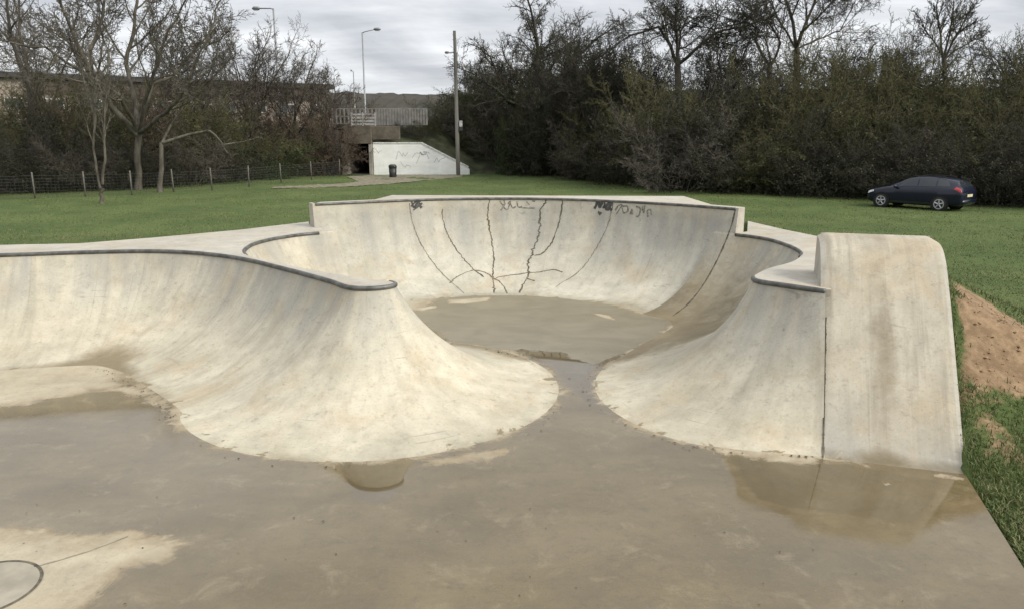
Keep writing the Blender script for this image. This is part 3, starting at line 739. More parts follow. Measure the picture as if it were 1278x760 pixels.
o = blades('grass', np.concatenate([Pn[nearm], Pr]), np.concatenate([Zn[nearm], Zr]), .048, .0042, M_BLADE, .9)
tag(o, 'short green grass growing round the concrete park', 'grass', kind='stuff')
o = blades('grass', Pn[~nearm], Zn[~nearm], .034, .0042 + .00016 * Dn[~nearm], M_BLADE, .9)
tag(o, 'rough green grass of the field behind the skate park', 'grass', kind='stuff')
# clods and stones on the bare earth
nb = MB(); rg = random.Random(8)
cp = [];
while len(cp) < 1500:
    x, y = rg.uniform(3.9, 7.4), rg.uniform(5.6, 9.6)
    cp.append((x, y))
cp = np.array(cp); cz, ci = terrain_z(cp); ce = earth(cp)
for (x, y), z, i_, e_ in zip(cp, cz, ci, ce):
    if i_ > -.06 or e_ < .5: continue
    s = rg.choice((.006, .009, .012, .016, .026)); vv = [(x + s * rg.uniform(.6, 1.2) * a, y + s * rg.uniform(.6, 1.2) * b, z + s * .5 * c_ + .004) for a, b, c_ in ((1, 0, 0), (-1, 0, 0), (0, 1, 0), (0, -1, 0), (0, 0, 1), (0, 0, -1))]
    nb.add(vv, [(0, 2, 4), (2, 1, 4), (1, 3, 4), (3, 0, 4), (2, 0, 5), (1, 2, 5), (3, 1, 5), (0, 3, 5)])
M_EARTH = plain('earth_clod', (.24, .155, .085), .95, 0, .4, 30)
tag(nb.build('gravel', M_EARTH), 'small clods and stones on the bare earth bank beside the ramp', 'gravel', kind='stuff')

#@@BACKGROUND
# ------------------------------------------------------------------ trees
def gz(x, y):
    return float(terrain_z(np.array([[x, y]]))[0][0])
def pix(px, D):
    """ground position at distance D in the photograph's direction px"""
    return (px - 639) / F * (D * math.cos(PITCH) + 2.9 * math.sin(PITCH)), D
class Grow:
    def __init__(s, seed): s.r = random.Random(seed); s.tubes = []; s.a = []; s.b = []; s.ra = []; s.rb = []; s.tips = []
    def branch(s, p, d, L, r, lev, P):
        rg = s.r; n = P['seg'][min(lev, len(P['seg']) - 1)]; st = L / n; pts = [p.copy()]; rad = [r]; taper = P.get('taper', .45)
        w = P['wig'][min(lev, len(P['wig']) - 1)]; up = P['up'][min(lev, len(P['up']) - 1)]
        d = d.normalized()
        for i in range(n):
            d = (d + Vector((rg.gauss(0, w), rg.gauss(0, w), rg.gauss(0, w) + up))).normalized()
            pts.append(pts[-1] + d * st); rad.append(max(P['rmin'], r * (1 - (1 - taper) * (i + 1) / n)))
        s.emit(pts, rad, lev, P)
        s.kids(pts, rad, L, lev, P)
    def emit(s, pts, rad, lev, P):
        if lev < P['tube']: s.tubes.append((pts, rad))
        else:
            for i in range(len(pts) - 1): s.a.append(pts[i]); s.b.append(pts[i + 1]); s.ra.append(rad[i]); s.rb.append(rad[i + 1])
    def kids(s, pts, rad, L, lev, P):
        rg = s.r
        if lev + 1 >= P['lev']:
            s.tips.append(pts[-1]); return
        k = P['kids'][min(lev, len(P['kids']) - 1)]; n = len(pts) - 1; s0 = P['start'][min(lev, len(P['start']) - 1)]
        az = rg.uniform(0, 6.28)
        for j in range(k):
            t = s0 + (1 - s0) * (j + rg.uniform(.2, .9)) / k; t = min(t, .999); i = int(t * n); fr = t * n - i
            q = pts[i].lerp(pts[i + 1], fr); d = (pts[i + 1] - pts[i]).normalized()
            az += 2.4 + rg.uniform(-.5, .5); an = R(rg.uniform(*P['ang']))
            u = d.orthogonal().normalized(); v = d.cross(u)
            nd = d * math.cos(an) + (u * math.cos(az) + v * math.sin(az)) * math.sin(an)
            ll = L * P['ratio'] * (1.15 - .6 * t) * rg.uniform(.7, 1.15); rr = max(P['rmin'], (rad[i] * (1 - fr) + rad[i + 1] * fr) * rg.uniform(.42, .66))
            s.branch(q, nd, ll, rr, lev + 1, P)
        if P.get('lead', True): s.branch(pts[-1], (pts[-1] - pts[-2]), L * P['ratio'] * .75, rad[-1], lev + 1, P)
    def twig_geo(s):
        A = np.array([tuple(p) for p in s.a]); Bb = np.array([tuple(p) for p in s.b]); ra = np.array(s.ra)[:, None]; rb = np.array(s.rb)[:, None]
        d = Bb - A; d /= np.maximum(np.linalg.norm(d, axis=1, keepdims=True), 1e-9)
        ref = np.where(np.abs(d[:, 2:3]) < .9, np.array([[0, 0, 1.]]), np.array([[1., 0, 0]])); u = np.cross(d, ref); u /= np.linalg.norm(u, axis=1, keepdims=True); v = np.cross(d, u)
        c = []
        for base, r in ((A, ra), (Bb, rb)):
            for k in range(3):
                an = 2 * math.pi * k / 3; c.append(base + (u * math.cos(an) + v * math.sin(an)) * r)
        V = np.stack(c, 1).reshape(-1, 3); o = np.arange(len(A))[:, None] * 6
        f = np.concatenate([o + np.array([[k, (k + 1) % 3, 3 + (k + 1) % 3, 3 + k]]) for k in range(3)], 0)
        return V, f
    def tube_mesh(s, n=7):
        V = []; Fq = []
        for pts, rad in s.tubes:
            v, f = tube_geo(pts, rad, n, False); b = len(V); V += v; Fq += [tuple(b + i for i in q) for q in f]
        return V, Fq
def bark(name, a, b, sc=3.0):
    n = NT(name, .9, .2); v = n.obj()
    k = n.noise(n.scale(v, (1, 1, .35)), sc, 6, .65); n.color(n.mix(n.ss(k, .35, .65), a, b)); n.bump(n.noise(n.scale(v, (1, 1, .3)), sc * 5, 4), .5, .02); return n.m
M_BARK = bark('dark_bark', (.035, .031, .025), (.085, .075, .06))
M_PALE = bark('pale_bark', (.062, .055, .043), (.150, .135, .108))
M_TWIG = bark('grey_twig', (.060, .052, .042), (.115, .102, .082))
M_TWIGP = bark('pale_twig', (.068, .061, .050), (.125, .113, .093))
M_TWIGD = bark('dark_twig', (.029, .028, .021), (.068, .063, .046))
M_TWIGR = bark('russet_twig', (.056, .043, .033), (.118, .090, .066))
M_TWIGO = bark('olive_twig', (.055, .053, .027), (.110, .104, .050))
def leafmat(name, stops):
    n = NT(name, .65, .25); n.color(n.ramp(n.attr('tint'), stops)); return n.m
M_LFD = leafmat('dark_leaf', [(0, (.016, .018, .010)), (.6, (.038, .041, .022)), (1, (.064, .066, .035))])
M_LFO = leafmat('olive_leaf', [(0, (.026, .030, .012)), (.6, (.056, .064, .024)), (1, (.092, .098, .036))])
M_LFR = leafmat('russet_leaf', [(0, (.026, .021, .014)), (.6, (.064, .050, .033)), (1, (.100, .080, .050))])
M_LFG = leafmat('ivy_leaf', [(0, (.012, .024, .008)), (.6, (.030, .052, .015)), (1, (.060, .085, .026))])
def leaf_geo(C, size, rng):
    n = len(C); d = rng.normal(size=(n, 3)); d /= np.linalg.norm(d, axis=1, keepdims=True); e = rng.normal(size=(n, 3)); e -= d * (e * d).sum(1, keepdims=True); e /= np.linalg.norm(e, axis=1, keepdims=True)
    s = size * rng.uniform(.5, 1.3, (n, 1)); V = np.stack([C - d * s, C + e * s * .55, C + d * s, C - e * s * .55], 1).reshape(-1, 3)
    return V, np.arange(n * 4).reshape(n, 4), np.repeat(rng.random(n), 4)

BARE = dict(lev=6, tube=3, seg=[6, 6, 5, 4, 3, 2], wig=[.06, .13, .17, .2, .22, .25], up=[.02, .06, .05, .03, .01, 0], kids=[5, 6, 5, 5, 4], start=[.35, .25, .2, .15, .1], ang=(25, 58), ratio=.66, rmin=.009, taper=.5)
def bare_tree(name, label, px, D, H, r0, seed, P=None, limbs=None, bmat=None, tmat=None, ivy=0, group=None, lean=(0, 0), first=.32, nl=6, spread=(25, 60)):
    """one trunk, main limbs (random or surveyed), then twigs; trunk and crown are two meshes"""
    x, y = pix(px, D); z = gz(x, y) - .05
    root = empty(name, (x, y, z)); tag(root, label, 'tree', group)
    P = dict(BARE, **(P or {})); g = Grow(seed); rg = g.r
    th = H * first; pts = [Vector((0, 0, 0))]; n = 6
    if limbs is not None: fk_ = Vector(limbs[0][0]); th = fk_.z; lean = (fk_.x / th, fk_.y / th)
    for i in range(n): pts.append(Vector((lean[0] * (i + 1) / n * th + rg.gauss(0, .04), lean[1] * (i + 1) / n * th, th * (i + 1) / n)))
    rad = [r0 * (1.35 if i == 0 else 1.06 - .3 * i / n) for i in range(n + 1)]
    g.tubes.append((pts, rad)); top = pts[-1]
    if limbs is None:
        limbs = []; az = rg.uniform(0, 6)
        for j in range(nl):
            az += 2.4; an = R(rg.uniform(*spread)); q = pts[n - 1].lerp(top, rg.random())
            g.branch(q, Vector((math.cos(az) * math.sin(an), math.sin(az) * math.sin(an), math.cos(an))), H * (1 - first) * rg.uniform(.5, .72), r0 * rg.uniform(.4, .6), 1, P)
        g.branch(top, Vector((rg.gauss(0, .1), rg.gauss(0, .1), 1)), H * (1 - first) * .66, r0 * .66, 1, P)
    else:
        for start, ln, rr in limbs:           # polylines in local metres (x, y, z)
            q = [Vector(start)] + [Vector(k) for k in ln]
            L = sum((b - a).length for a, b in zip(q, q[1:])); dense = []
            for a, b in zip(q, q[1:]):
                m = max(1, int((b - a).length / .5)); dense += [a.lerp(b, k / m) + Vector((rg.gauss(0, .03), rg.gauss(0, .03), rg.gauss(0, .03))) for k in range(m)]
            dense.append(q[-1]); rl = [rr * P.get('lr', 1.0) * (1 - .70 * k / len(dense)) for k in range(len(dense))]
            g.tubes.append((dense, rl)); g.kids(dense, rl, L * P.get('kl', .8), 1, P)
    V, Fq = g.tube_mesh(); mesh_np('trunk', V, Fq, bmat or M_BARK, root, True)
    V, Fq = g.twig_geo(); mesh_np('crown', V, Fq, tmat or M_TWIG, root, False)
    if ivy:
        rr = np.random.default_rng(seed); C = []
        for pts_, rad_ in g.tubes:
            for a, b, r in zip(pts_, pts_[1:], rad_):
                if r < r0 * .22 or a.z > H * .72: continue
                k = int((b - a).length * ivy); 
                for _ in range(k):
                    q = a.lerp(b, rr.random()); C.append(tuple(q + Vector(rr.normal(0, r * 1.1 + .12, 3))))
        V, Fq, tt = leaf_geo(np.array(C), .11, rr); mesh_np('ivy', V, Fq, M_LFG, root, False, {'tint': tt})
    return root

# -- left of the underpass
def loc(px, py, px0, D, dy=0.0):
    """offset of a surveyed limb point from the tree foot"""
    x, y = pix(px0, D); p = far(px, py, D + dy); return (p.x - x, dy, p.z - (gz(x, y) - .05))
D1 = 41.0
lm = lambda *q: [loc(a, b, 172, D1, c) for a, b, c in q]
fk = loc(172, 168, 172, D1)
bare_tree('bare_tree', 'large spreading bare tree with pale limbs forking low behind the fence at left', 172, D1, 13, .19, 21,
    dict(kids=[5, 9, 7, 6, 4], ratio=.52, up=[.02, .07, .06, .04, .02, 0], start=[.3, .3, .2, .15, .1], rmin=.010), [
    (fk, lm((140, 136, -1), (118, 100, -2), (100, 66, -2.5), (84, 25, -3)), .17),
    (fk, lm((120, 112, -.5), (112, 70, .5), (128, 20, 1), (135, -40, 1.5)), .12),
    (fk, lm((182, 130, .5), (192, 105, 1), (215, 96, 1.5), (245, 60, 2)), .13),
    (fk, lm((170, 130, 1), (158, 80, 2), (168, 30, 2), (175, -50, 2)), .15),
    (fk, lm((190, 154, -1), (222, 128, -2), (240, 90, -3), (262, 40, -3.5)), .12),
    (fk, lm((150, 120, -2), (95, 85, -3), (55, 60, -4), (20, 55, -4.5)), .11),
    (fk, lm((186, 110, -1), (205, 50, -1.5), (232, 0, -2)), .11)], M_PALE, M_TWIGP, first=.235)
x2 = 200; lm = lambda *q: [loc(a, b, x2, 39.5, c) for a, b, c in q]
bare_tree('broken_tree', 'low dark stump with one long pale bent limb reaching right behind the fence', x2, 39.5, 3.2, .13, 33, dict(kids=[3, 3, 3, 2], lev=4, ratio=.4, rmin=.010),
    [(loc(203, 178, x2, 39.5), lm((222, 173, .2), (250, 166, .3), (262, 163, .3), (270, 170, .4), (278, 181, .4), (300, 178, .6)), .085),
     (loc(203, 178, x2, 39.5), lm((212, 160, .5), (225, 140, 1)), .07)], M_PALE, M_TWIGP, first=.75)
x3 = 128; lm = lambda *q: [loc(a, b, x3, 33.2, c) for a, b, c in q]
bare_tree('sapling', 'slender twin stemmed sapling standing on the grass in front of the fence', x3, 33.2, 6.5, .085, 35, dict(kids=[5, 8, 6, 5], lev=5, ratio=.42, ang=(15, 38), up=[.1, .1, .08, .05], rmin=.007),
    [(loc(127, 236, x3, 33.2), lm((123, 215, .1), (117, 185, .2), (119, 150, .2), (113, 100, .2), (110, 62, .2)), .055),
     (loc(128, 232, x3, 33.2), lm((130, 200, -.1), (129, 165, -.1), (133, 120, -.2), (135, 75, -.2)), .06)], M_PALE, M_TWIGP, first=.12)
x4 = 40; lm = lambda *q: [loc(a, b, x4, 47, c) for a, b, c in q]
bare_tree('forked_tree', 'dark bare tree at the left edge parting into two upright stems', x4, 47, 12, .22, 37, dict(kids=[4, 7, 6, 5, 3], ratio=.42, ang=(20, 50)),
    [(loc(38, 112, x4, 47), lm((26, 82, -.3), (14, 50, -.5), (9, 10, -.7), (6, -40, -.9)), .13), (loc(38, 108, x4, 47), lm((32, 70, .4), (25, 40, .6), (24, -10, .8)), .13)], M_BARK, M_TWIG, first=.55)
for i, (px, D, H, sd_, lb) in enumerate([(252, 52, 9.8, 41, 'thin bare tree just right of the pale spreading tree'), (318, 55, 11.2, 42, 'bare rounded tree below the left-arm street lamp'),
        (372, 58, 10.0, 43, 'bare twiggy tree right of the left-arm street lamp'), (412, 61, 8.3, 44, 'small bare tree nearest the bridge railing'), (70, 55, 12.5, 45, 'tall thin bare tree between the forked tree and the sapling')]):
    bare_tree('bare_tree', lb, px, D, H, .13, sd_, dict(lev=6, kids=[5, 5, 5, 4, 4], ratio=.6, rmin=.009), None, M_BARK, M_TWIG, nl=6, spread=(15, 48))
# -- right
bare_tree('bare_tree', 'big dark ivy clad bare tree rising from the thicket right of the wooden pole', 664, 59, 14.2, .30, 52, dict(kids=[5, 6, 6, 6, 4], ratio=.60, up=[.02, .0, -.01, -.03, -.03, -.02], rmin=.012), None, M_BARK, M_TWIGD, ivy=30, nl=9, spread=(28, 75), first=.36)
for px, D, H, sd_, lb in [(782, 52, 9.6, 61, 'low bare tree just left of the pollarded tree'), (905, 50, 10.2, 62, 'fine twigged bare tree between the pollarded tree and the crooked tree'), (1062, 49, 9.8, 63, 'fine twigged bare tree right of the tall bare tree'), (1112, 46, 8.2, 64, 'small bare tree left of the fan shaped tree'), (1262, 43, 9.0, 65, 'bare twiggy tree at the right edge of the thicket'), (712, 53, 10.6, 53, 'slim upright bare tree beside the big ivy clad tree'), (742, 50, 9.2, 54, 'low bare twiggy tree between the ivy clad tree and the pollard')]:
    bare_tree('bare_tree', lb, px, D, H, .14, sd_, dict(kids=[5, 6, 5, 5, 4], ratio=.6, rmin=.010), None, M_BARK, M_TWIGD, nl=7, spread=(14, 42))
x5 = 846; D5 = 46; lm = lambda *q: [loc(a, b, x5, D5, c) for a, b, c in q]; fk = loc(846, 82, x5, D5)
bare_tree('pollard_tree', 'dark pollarded bare tree with thick arms spread wide above the middle of the thicket', x5, D5, 12, .25, 55, dict(kids=[5, 9, 7, 5, 4], ratio=.56, lr=.72, kl=1.0, rmin=.0085, ang=(25, 65)), [
    (fk, lm((838, 58, .2), (822, 34, .5), (800, 40, 1), (778, 50, 1.3)), .15), (fk, lm((845, 50, -.2), (843, 18, -.3)), .17), (fk, lm((850, 40, .3), (858, 22, .6), (868, 24, .8)), .11),
    (fk, lm((868, 62, -.4), (892, 42, -.8), (915, 36, -1.2), (940, 30, -1.4)), .15), (fk, lm((832, 50, -.5), (826, 22, -.8), (815, 12, -1)), .10)], M_BARK, M_TWIGD, first=.66)
x6 = 962; D6 = 45; lm = lambda *q: [loc(a, b, x6, D6, c) for a, b, c in q]; fk = loc(962, 84, x6, D6)
bare_tree('crooked_tree', 'crooked dark bare tree bending left over the thicket', x6, D6, 11, .2, 56, dict(kids=[6, 9, 7, 5, 4], ratio=.56, lr=.72, kl=1.0, rmin=.0085), [
    (fk, lm((950, 66, .2), (942, 50, .4), (946, 38, .5), (930, 28, .6), (905, 34, .8)), .13), (fk, lm((975, 55, -.3), (960, 30, -.5), (938, 12, -.6)), .11), (fk, lm((955, 45, 1), (925, 50, 1.6), (895, 62, 2)), .08)], M_BARK, M_TWIGD, first=.6)
x7 = 994; D7 = 47; lm = lambda *q: [loc(a, b, x7, D7, c) for a, b, c in q]; fk = loc(994, 62, x7, D7)
bare_tree('bare_tree', 'tall bare tree cut off by the top edge, above the thicket', x7, D7, 15, .24, 57, dict(kids=[6, 9, 7, 5, 4], ratio=.56, lr=.72, kl=1.0, rmin=.0085, up=[.03, .08, .06, .03, .02]), [
    (fk, lm((990, 30, 0), (982, 0, -.2), (970, -60, -.4)), .15), (fk, lm((1004, 35, .4), (1016, 8, .8), (1030, -50, 1)), .14), (fk, lm((1000, 40, -.6), (1022, 22, -1.2), (1048, -10, -1.6)), .11), (fk, lm((978, 35, .8), (962, 5, 1.2), (945, -30, 1.5)), .10), (fk, lm((1020, 50, 1), (1048, 38, 2), (1066, 5, 2.5)), .09)], M_BARK, M_TWIGD, first=.6)
x8 = 1180; D8 = 42; lm = lambda *q: [loc(a, b, x8, D8, c) for a, b, c in q]; fk = loc(1178, 74, x8, D8)
bare_tree('bare_tree', 'fan shaped bare tree alone above the thicket near the parked car', x8, D8, 9, .15, 58, dict(kids=[6, 8, 6, 4, 3], ratio=.55, lr=.75, kl=1.0, rmin=.0075, ang=(14, 40), up=[.05, .07, .06, .05]), [
    (fk, lm((1174, 45, 0), (1170, 20, 0)), .09), (fk, lm((1184, 45, .3), (1190, 12, .4)), .09), (fk, lm((1190, 52, -.3), (1206, 22, -.5)), .08), (fk, lm((1192, 62, .3), (1216, 50, .4)), .07), (fk, lm((1168, 55, .4), (1152, 34, .6)), .06)], M_BARK, M_TWIGD, first=.68)

YW = 57.0
def wx(px, D=YW): return pix(px, D)[0]
TX0, TX1 = wx(436), wx(462)
XA, XB, XC = wx(467), wx(526), wx(586)
def emb(x, y):
    if x < TX0 - .02 or (TX1 + .02 < x < XA - .4):     # either side of the opening: slope from the portal
        base = 3.15 if TX0 - 1.2 < x < XA else FIELD - .4; s = .55
        y0 = YW + .5
        if base > 0: return min(3.3, base + .02 * (y - y0))
        return min(3.3, base + (y - y0) * s)
    if x <= TX1 + .02: return min(3.3, 3.2 + .02 * (y - YW))
    if x <= XC:                                        # behind the white wing wall
        top = 2.0 if x < XB else 2.0 + (x - XB) / (XC - XB) * (-2.15)
        return min(3.3, top + max(0, y - YW - .35) * .42)
    return min(3.3, FIELD - .35 + max(0, y - YW) * .42)
# -- shrubs: a handful of shapes, copied and turned
SH = dict(lev=4, tube=1, seg=[6, 4, 3, 2], wig=[.15, .2, .24, .26], up=[-.02, .0, -.01, -.03], kids=[12, 9, 6], start=[.12, .1, .1], ang=(22, 60), ratio=.42, rmin=.0065, taper=.4)
def shrub_proto(seed, H, Wd, nst, nleaf, bmat, tmat, lmat, lsize=.055):
    g = Grow(seed); rg = g.r
    for j in range(nst):
        a = rg.uniform(0, 6.28); q = Vector((math.cos(a), math.sin(a), 0)) * rg.uniform(0, Wd * .22)
        tilt = rg.uniform(0, 1.2) ** .8 * Wd / H * .95; d = Vector((math.cos(a) * tilt, math.sin(a) * tilt, 1))
        g.branch(q, d, H * rg.uniform(.62, 1.0) / max(.8, d.length * .86), .035, 0, SH)
    rr = np.random.default_rng(seed); T = np.array([tuple(p) for p in g.b]); k = rr.integers(0, len(T), nleaf)
    low = T[k] + rr.normal(0, .10, (nleaf, 3)); low = low[(low[:, 2] > .05) & (low[:, 2] < H * (.62 + .25 * rr.random(len(low))))]
    nb_ = int(nleaf * .6); a = rr.uniform(0, 6.28, nb_); q = np.sqrt(rr.random(nb_)) * Wd * .5; under = np.column_stack([np.cos(a) * q, np.sin(a) * q, rr.random(nb_) ** 1.5 * H * .42 + .02])
    C = np.concatenate([low, under])
    V1, F1 = g.tube_mesh(5); V2, F2 = g.twig_geo(); V3, F3, tt = leaf_geo(C, lsize, rr)
    return (V1, F1, bmat), (V2, F2, tmat), (V3, F3, tt, lmat)
KINDS = {
    'dark': [shrub_proto(101 + i, 4.6, 4.6, 13, 4600, M_BARK, M_TWIGD, M_LFD) for i in range(2)],
    'grey': [shrub_proto(111, 4.6, 4.6, 13, 1500, M_BARK, M_TWIG, M_LFD)],
    'olive': [shrub_proto(121 + i, 4.6, 4.2, 13, 3600, M_BARK, M_TWIGO, M_LFO) for i in range(2)],
    'russet': [shrub_proto(131, 4.6, 4.4, 14, 1900, M_BARK, M_TWIGR, M_LFR)],
    'green': [shrub_proto(141, 4.6, 4.2, 12, 7000, M_BARK, M_TWIGO, M_LFG, .065)],
    'pale': [shrub_proto(151, 4.6, 5.2, 16, 500, M_BARK, M_TWIGP, M_LFD)],
}
WORD = {'dark': 'dark brown leafless', 'grey': 'grey-brown leafless', 'olive': 'olive tinted budding', 'russet': 'reddish brown leafless', 'green': 'leafy dark green', 'pale': 'pale twigged leafless'}
CACHE = {}; NK = {}
def shrub(kind, px, D, H, where, group, wide=1.0, lab=None):
    rg = random.Random(int(px * 7 + D * 13)); i = NK.get(kind, 0); NK[kind] = i + 1; pi = i % len(KINDS[kind]); key = (kind, pi)
    x, y = pix(px, D); s = H / 4.6
    root = empty('shrub', (x, y, (max(gz(x, y), emb(x, y)) if y > YW + .4 and px > 470 else gz(x, y)) - .05), rg.uniform(0, 6.28))
    root.scale = (s ** .6 * wide * rg.uniform(.9, 1.15), s ** .6 * wide * rg.uniform(.9, 1.15), s)
    tag(root, lab or f'{WORD[kind]} bush {where}', 'bush', group)
    if key not in CACHE:
        (v1, f1, b), (v2, f2, t), (v3, f3, tt, l) = KINDS[kind][pi]
        CACHE[key] = [mesh_np('stem', v1, f1, b, root, True), mesh_np('twig_mass', v2, f2, t, root, False), mesh_np('foliage', v3, f3, l, root, False, {'tint': tt})]
    else:
        for ch in CACHE[key]:
            c = ch.copy(); COL.objects.link(c); c.parent = root
    return root
def lerp_tab(px, tab):
    return float(np.interp(px, [a for a, _ in tab], [b for _, b in tab]))
EDGE = [(560, 63), (590, 60), (680, 54.5), (760, 46), (870, 40), (1000, 36), (1090, 35), (1180, 32.5), (1300, 31.0), (1420, 29)]
TOPY = [(575, 128), (600, 122), (650, 112), (700, 98), (760, 90), (800, 88), (850, 92), (880, 104), (900, 94), (940, 84), (1000, 66), (1080, 58), (1120, 72), (1160, 84), (1200, 72), (1235, 58), (1300, 46), (1420, 50)]
def zone(px):
    return ('beside the ivy clad tree' if px < 690 else 'below the pollarded tree' if px < 880 else 'below the tall bare tree' if px < 1075 else 'behind the parked car' if px < 1215 else 'at the right edge')
rs = random.Random(77)
# front row
for px in range(592, 1400, 44):
    D = lerp_tab(px, EDGE) + rs.uniform(.8, 1.8); kd = rs.choice(['dark', 'dark', 'grey', 'dark', 'olive'])
    shrub(kd, px + rs.uniform(-6, 6), D, rs.uniform(2.2, 3.2), f'low at the front of the thicket {zone(px)}', 'low bushes along the front of the thicket', 1.0)
# middle and back rows reach the surveyed top line
for row, (dd, stp, frac) in enumerate(((4.2, 50, .78), (7.6, 50, 1.0), (11.0, 60, 1.02))):
    for px in range(586 + row * 17, 1410, stp):
        D = lerp_tab(px, EDGE) + dd + rs.uniform(-.6, .6); top = far(px, lerp_tab(px, TOPY), D).z
        H = (top + .2) * frac * rs.uniform(.80, .99)
        kd = ('olive' if px > 960 and rs.random() < .55 else 'green' if (px > 1228 and row > 0 and rs.random() < .6) else 'olive' if rs.random() < .36 else rs.choice(['dark', 'dark', 'dark', 'grey']))
        if row == 2 and kd == 'russet': kd = 'dark'
        shrub(kd, px + rs.uniform(-8, 8), D, max(H, 2.5), ('half way up' if row == 0 else 'in the back') + f' of the thicket {zone(px)}', 'tall bushes of the thicket')
for px, D, H, kd in ((832, 43.6, 6.0, 'olive'), (858, 43.0, 5.9, 'dark'), (846, 44.6, 6.4, 'dark'), (668, 56.5, 6.0, 'dark'), (962, 42.5, 6.6, 'dark'), (994, 43, 7.0, 'olive')):
    shrub(kd, px, D, H, 'half way up' + f' of the thicket {zone(px)}', 'tall bushes of the thicket')
shrub('russet', 410, 55.6, 5.2, '', None, .8, 'reddish brown bush touching the left side of the underpass')
shrub('pale', 845, 40.0, 4.0, '', None, 1.0, 'pale twigged bramble bush standing out at the front of the dark thicket')
shrub('green', 640, 57.5, 5.4, '', None, .6, 'yellow green ivy bush at the foot of the big ivy clad tree')
shrub('green', 598, 60.5, 2.6, '', None, .7, 'small bright green bush just right of the white wall end')
shrub('green', 590, 65, 3.6, '', None, .8, 'green bush on the slope behind the wooden pole')
for i, (px, D, H, kd) in enumerate([(548, 61.0, 1.9, 'dark'), (560, 62, 1.9, 'dark'), (574, 63, 2.6, 'olive'), (588, 61.5, 3.4, 'dark'), (602, 63, 3.6, 'dark'), (500, 59.4, .8, 'dark'), (516, 59.0, .9, 'dark'), (486, 58.4, .7, 'dark'), (536, 59.6, 1.3, 'olive'), (528, 58.4, .7, 'dark')]):
    shrub(kd, px, D, H, 'on the road bank behind the wooden pole' if px > 525 else 'on the bank under the bridge railing', 'bushes on the road bank', .9)
# left hedge behind the fence
LEDGE = [(-90, 35.5), (0, 37), (110, 39), (220, 43), (300, 47), (400, 56.5)]
LTOP = [(-90, 110), (0, 114), (50, 100), (120, 92), (200, 92), (260, 92), (330, 96), (400, 108), (430, 116)]
for row, (dd, stp, frac) in enumerate(((1.6, 46, .5), (5.5, 46, .82), (9.5, 50, 1.0))):
    for px in range(-80 + row * 15, 420 - row * 6, stp):
        D = lerp_tab(px, LEDGE) + dd + rs.uniform(-.5, .5); top = far(px, lerp_tab(px, LTOP), D).z; H = (top + .2) * frac * rs.uniform(.86, 1.03)
        if row == 0: kd = 'green' if px > 330 else rs.choice(['dark', 'grey', 'dark'])
        elif px < 90: kd = rs.choice(['olive', 'olive', 'russet', 'dark'])
        elif px < 190: kd = rs.choice(['russet', 'olive', 'russet'])
        elif px < 335: kd = rs.choice(['olive', 'olive', 'grey'])
        else: kd = rs.choice(['russet', 'russet', 'grey'])
        zn = 'left of the sapling' if px < 120 else 'behind the pale spreading tree' if px < 235 else 'behind the middle of the fence' if px < 335 else 'beside the underpass'
        shrub(kd, px + rs.uniform(-8, 8), D, max(H, 1.5), ['low in front', 'half way up', 'tall at the back'][row] + f' of the hedge {zn}', 'bushes behind the wire fence', .95)

# ------------------------------------------------------------------ fence
FP = [(-60, 249.5), (-8, 249), (44, 248), (107, 246.5), (165, 244.5), (217, 240.5), (265, 238), (311, 234), (351, 229.5), (389, 225), (424, 221.5)]
M_POST = plain('weathered_post', (.105, .098, .082), .85, 0, .3, 8); M_WIRE = plain('galvanised_wire', (.11, .11, .105), .6, .4, .2, 5)
fence = empty('wire_fence', (*at(217, 240.5, FIELD), FIELD)); tag(fence, 'long wire mesh fence on pale posts along the left side of the field', 'fence')
fx, fy = fence.location.x, fence.location.y; fpts = []
for a, b in FP: fpts.append(Vector((*at(a, b, FIELD), 0)))
wb = MB(); prev = None; rg = random.Random(3)
for p in fpts:
    z = gz(p.x, p.y); q = MB(); ln = rg.uniform(-.03, .03)
    q.tube([(p.x - fx, p.y - fy, z - FIELD - .1), (p.x - fx + ln, p.y - fy, z - FIELD + 1.2)], [.04, .036], 8); q.build('post', M_POST, fence, True)
    if prev is not None:
        a, b = prev, p; L = (b - a).length; m = int(L / .16)
        za, zb_ = gz(a.x, a.y) - FIELD, z - FIELD
        for h in [.06 + .14 * k for k in range(8)]:
            wb.tube([(a.x - fx, a.y - fy, za + h), ((a.x + b.x) / 2 - fx, (a.y + b.y) / 2 - fy, (za + zb_) / 2 + h - .012), (b.x - fx, b.y - fy, zb_ + h)], .004 if .1 < h < 1 else .006, 3, False)
        for k in range(m):
            t = (k + .5) / m; x = a.x + (b.x - a.x) * t - fx; y = a.y + (b.y - a.y) * t - fy; zz = za + (zb_ - za) * t
            wb.tube([(x, y, zz + .05), (x, y, zz + 1.05)], .003, 3, False)
    prev = p
wb.build('wire_mesh', M_WIRE, fence)

# ------------------------------------------------------------------ road embankment, underpass, railing
xs = sorted(set(list(np.linspace(-70, TX0 - 1.25, 26)) + [TX0 - 1.19, TX0 - .6, TX0 - .025, TX0 - .015, (TX0 + TX1) / 2, TX1 + .015, TX1 + .025, XA - .41, XA - .38] + list(np.linspace(XA, XC + .3, 22)) + list(np.linspace(XC + .8, 70, 40))))
ysb = [YW + .36, YW + .7, YW + 1.2, YW + 1.8, YW + 2.6, YW + 3.4, YW + 4.4, YW + 5.6, YW + 7, YW + 9, YW + 12, YW + 18, YW + 30]
v = []; f = []
for y in ysb:
    for x in xs: v.append((x, y, emb(x, y)))
nx = len(xs)
for j in range(len(ysb) - 1):
    for i in range(nx - 1): f.append((j * nx + i, j * nx + i + 1, (j + 1) * nx + i + 1, (j + 1) * nx + i))
M_BANK = plain('rough_bank_grass', (.044, .050, .022), .95, 0, .5, 1.1)
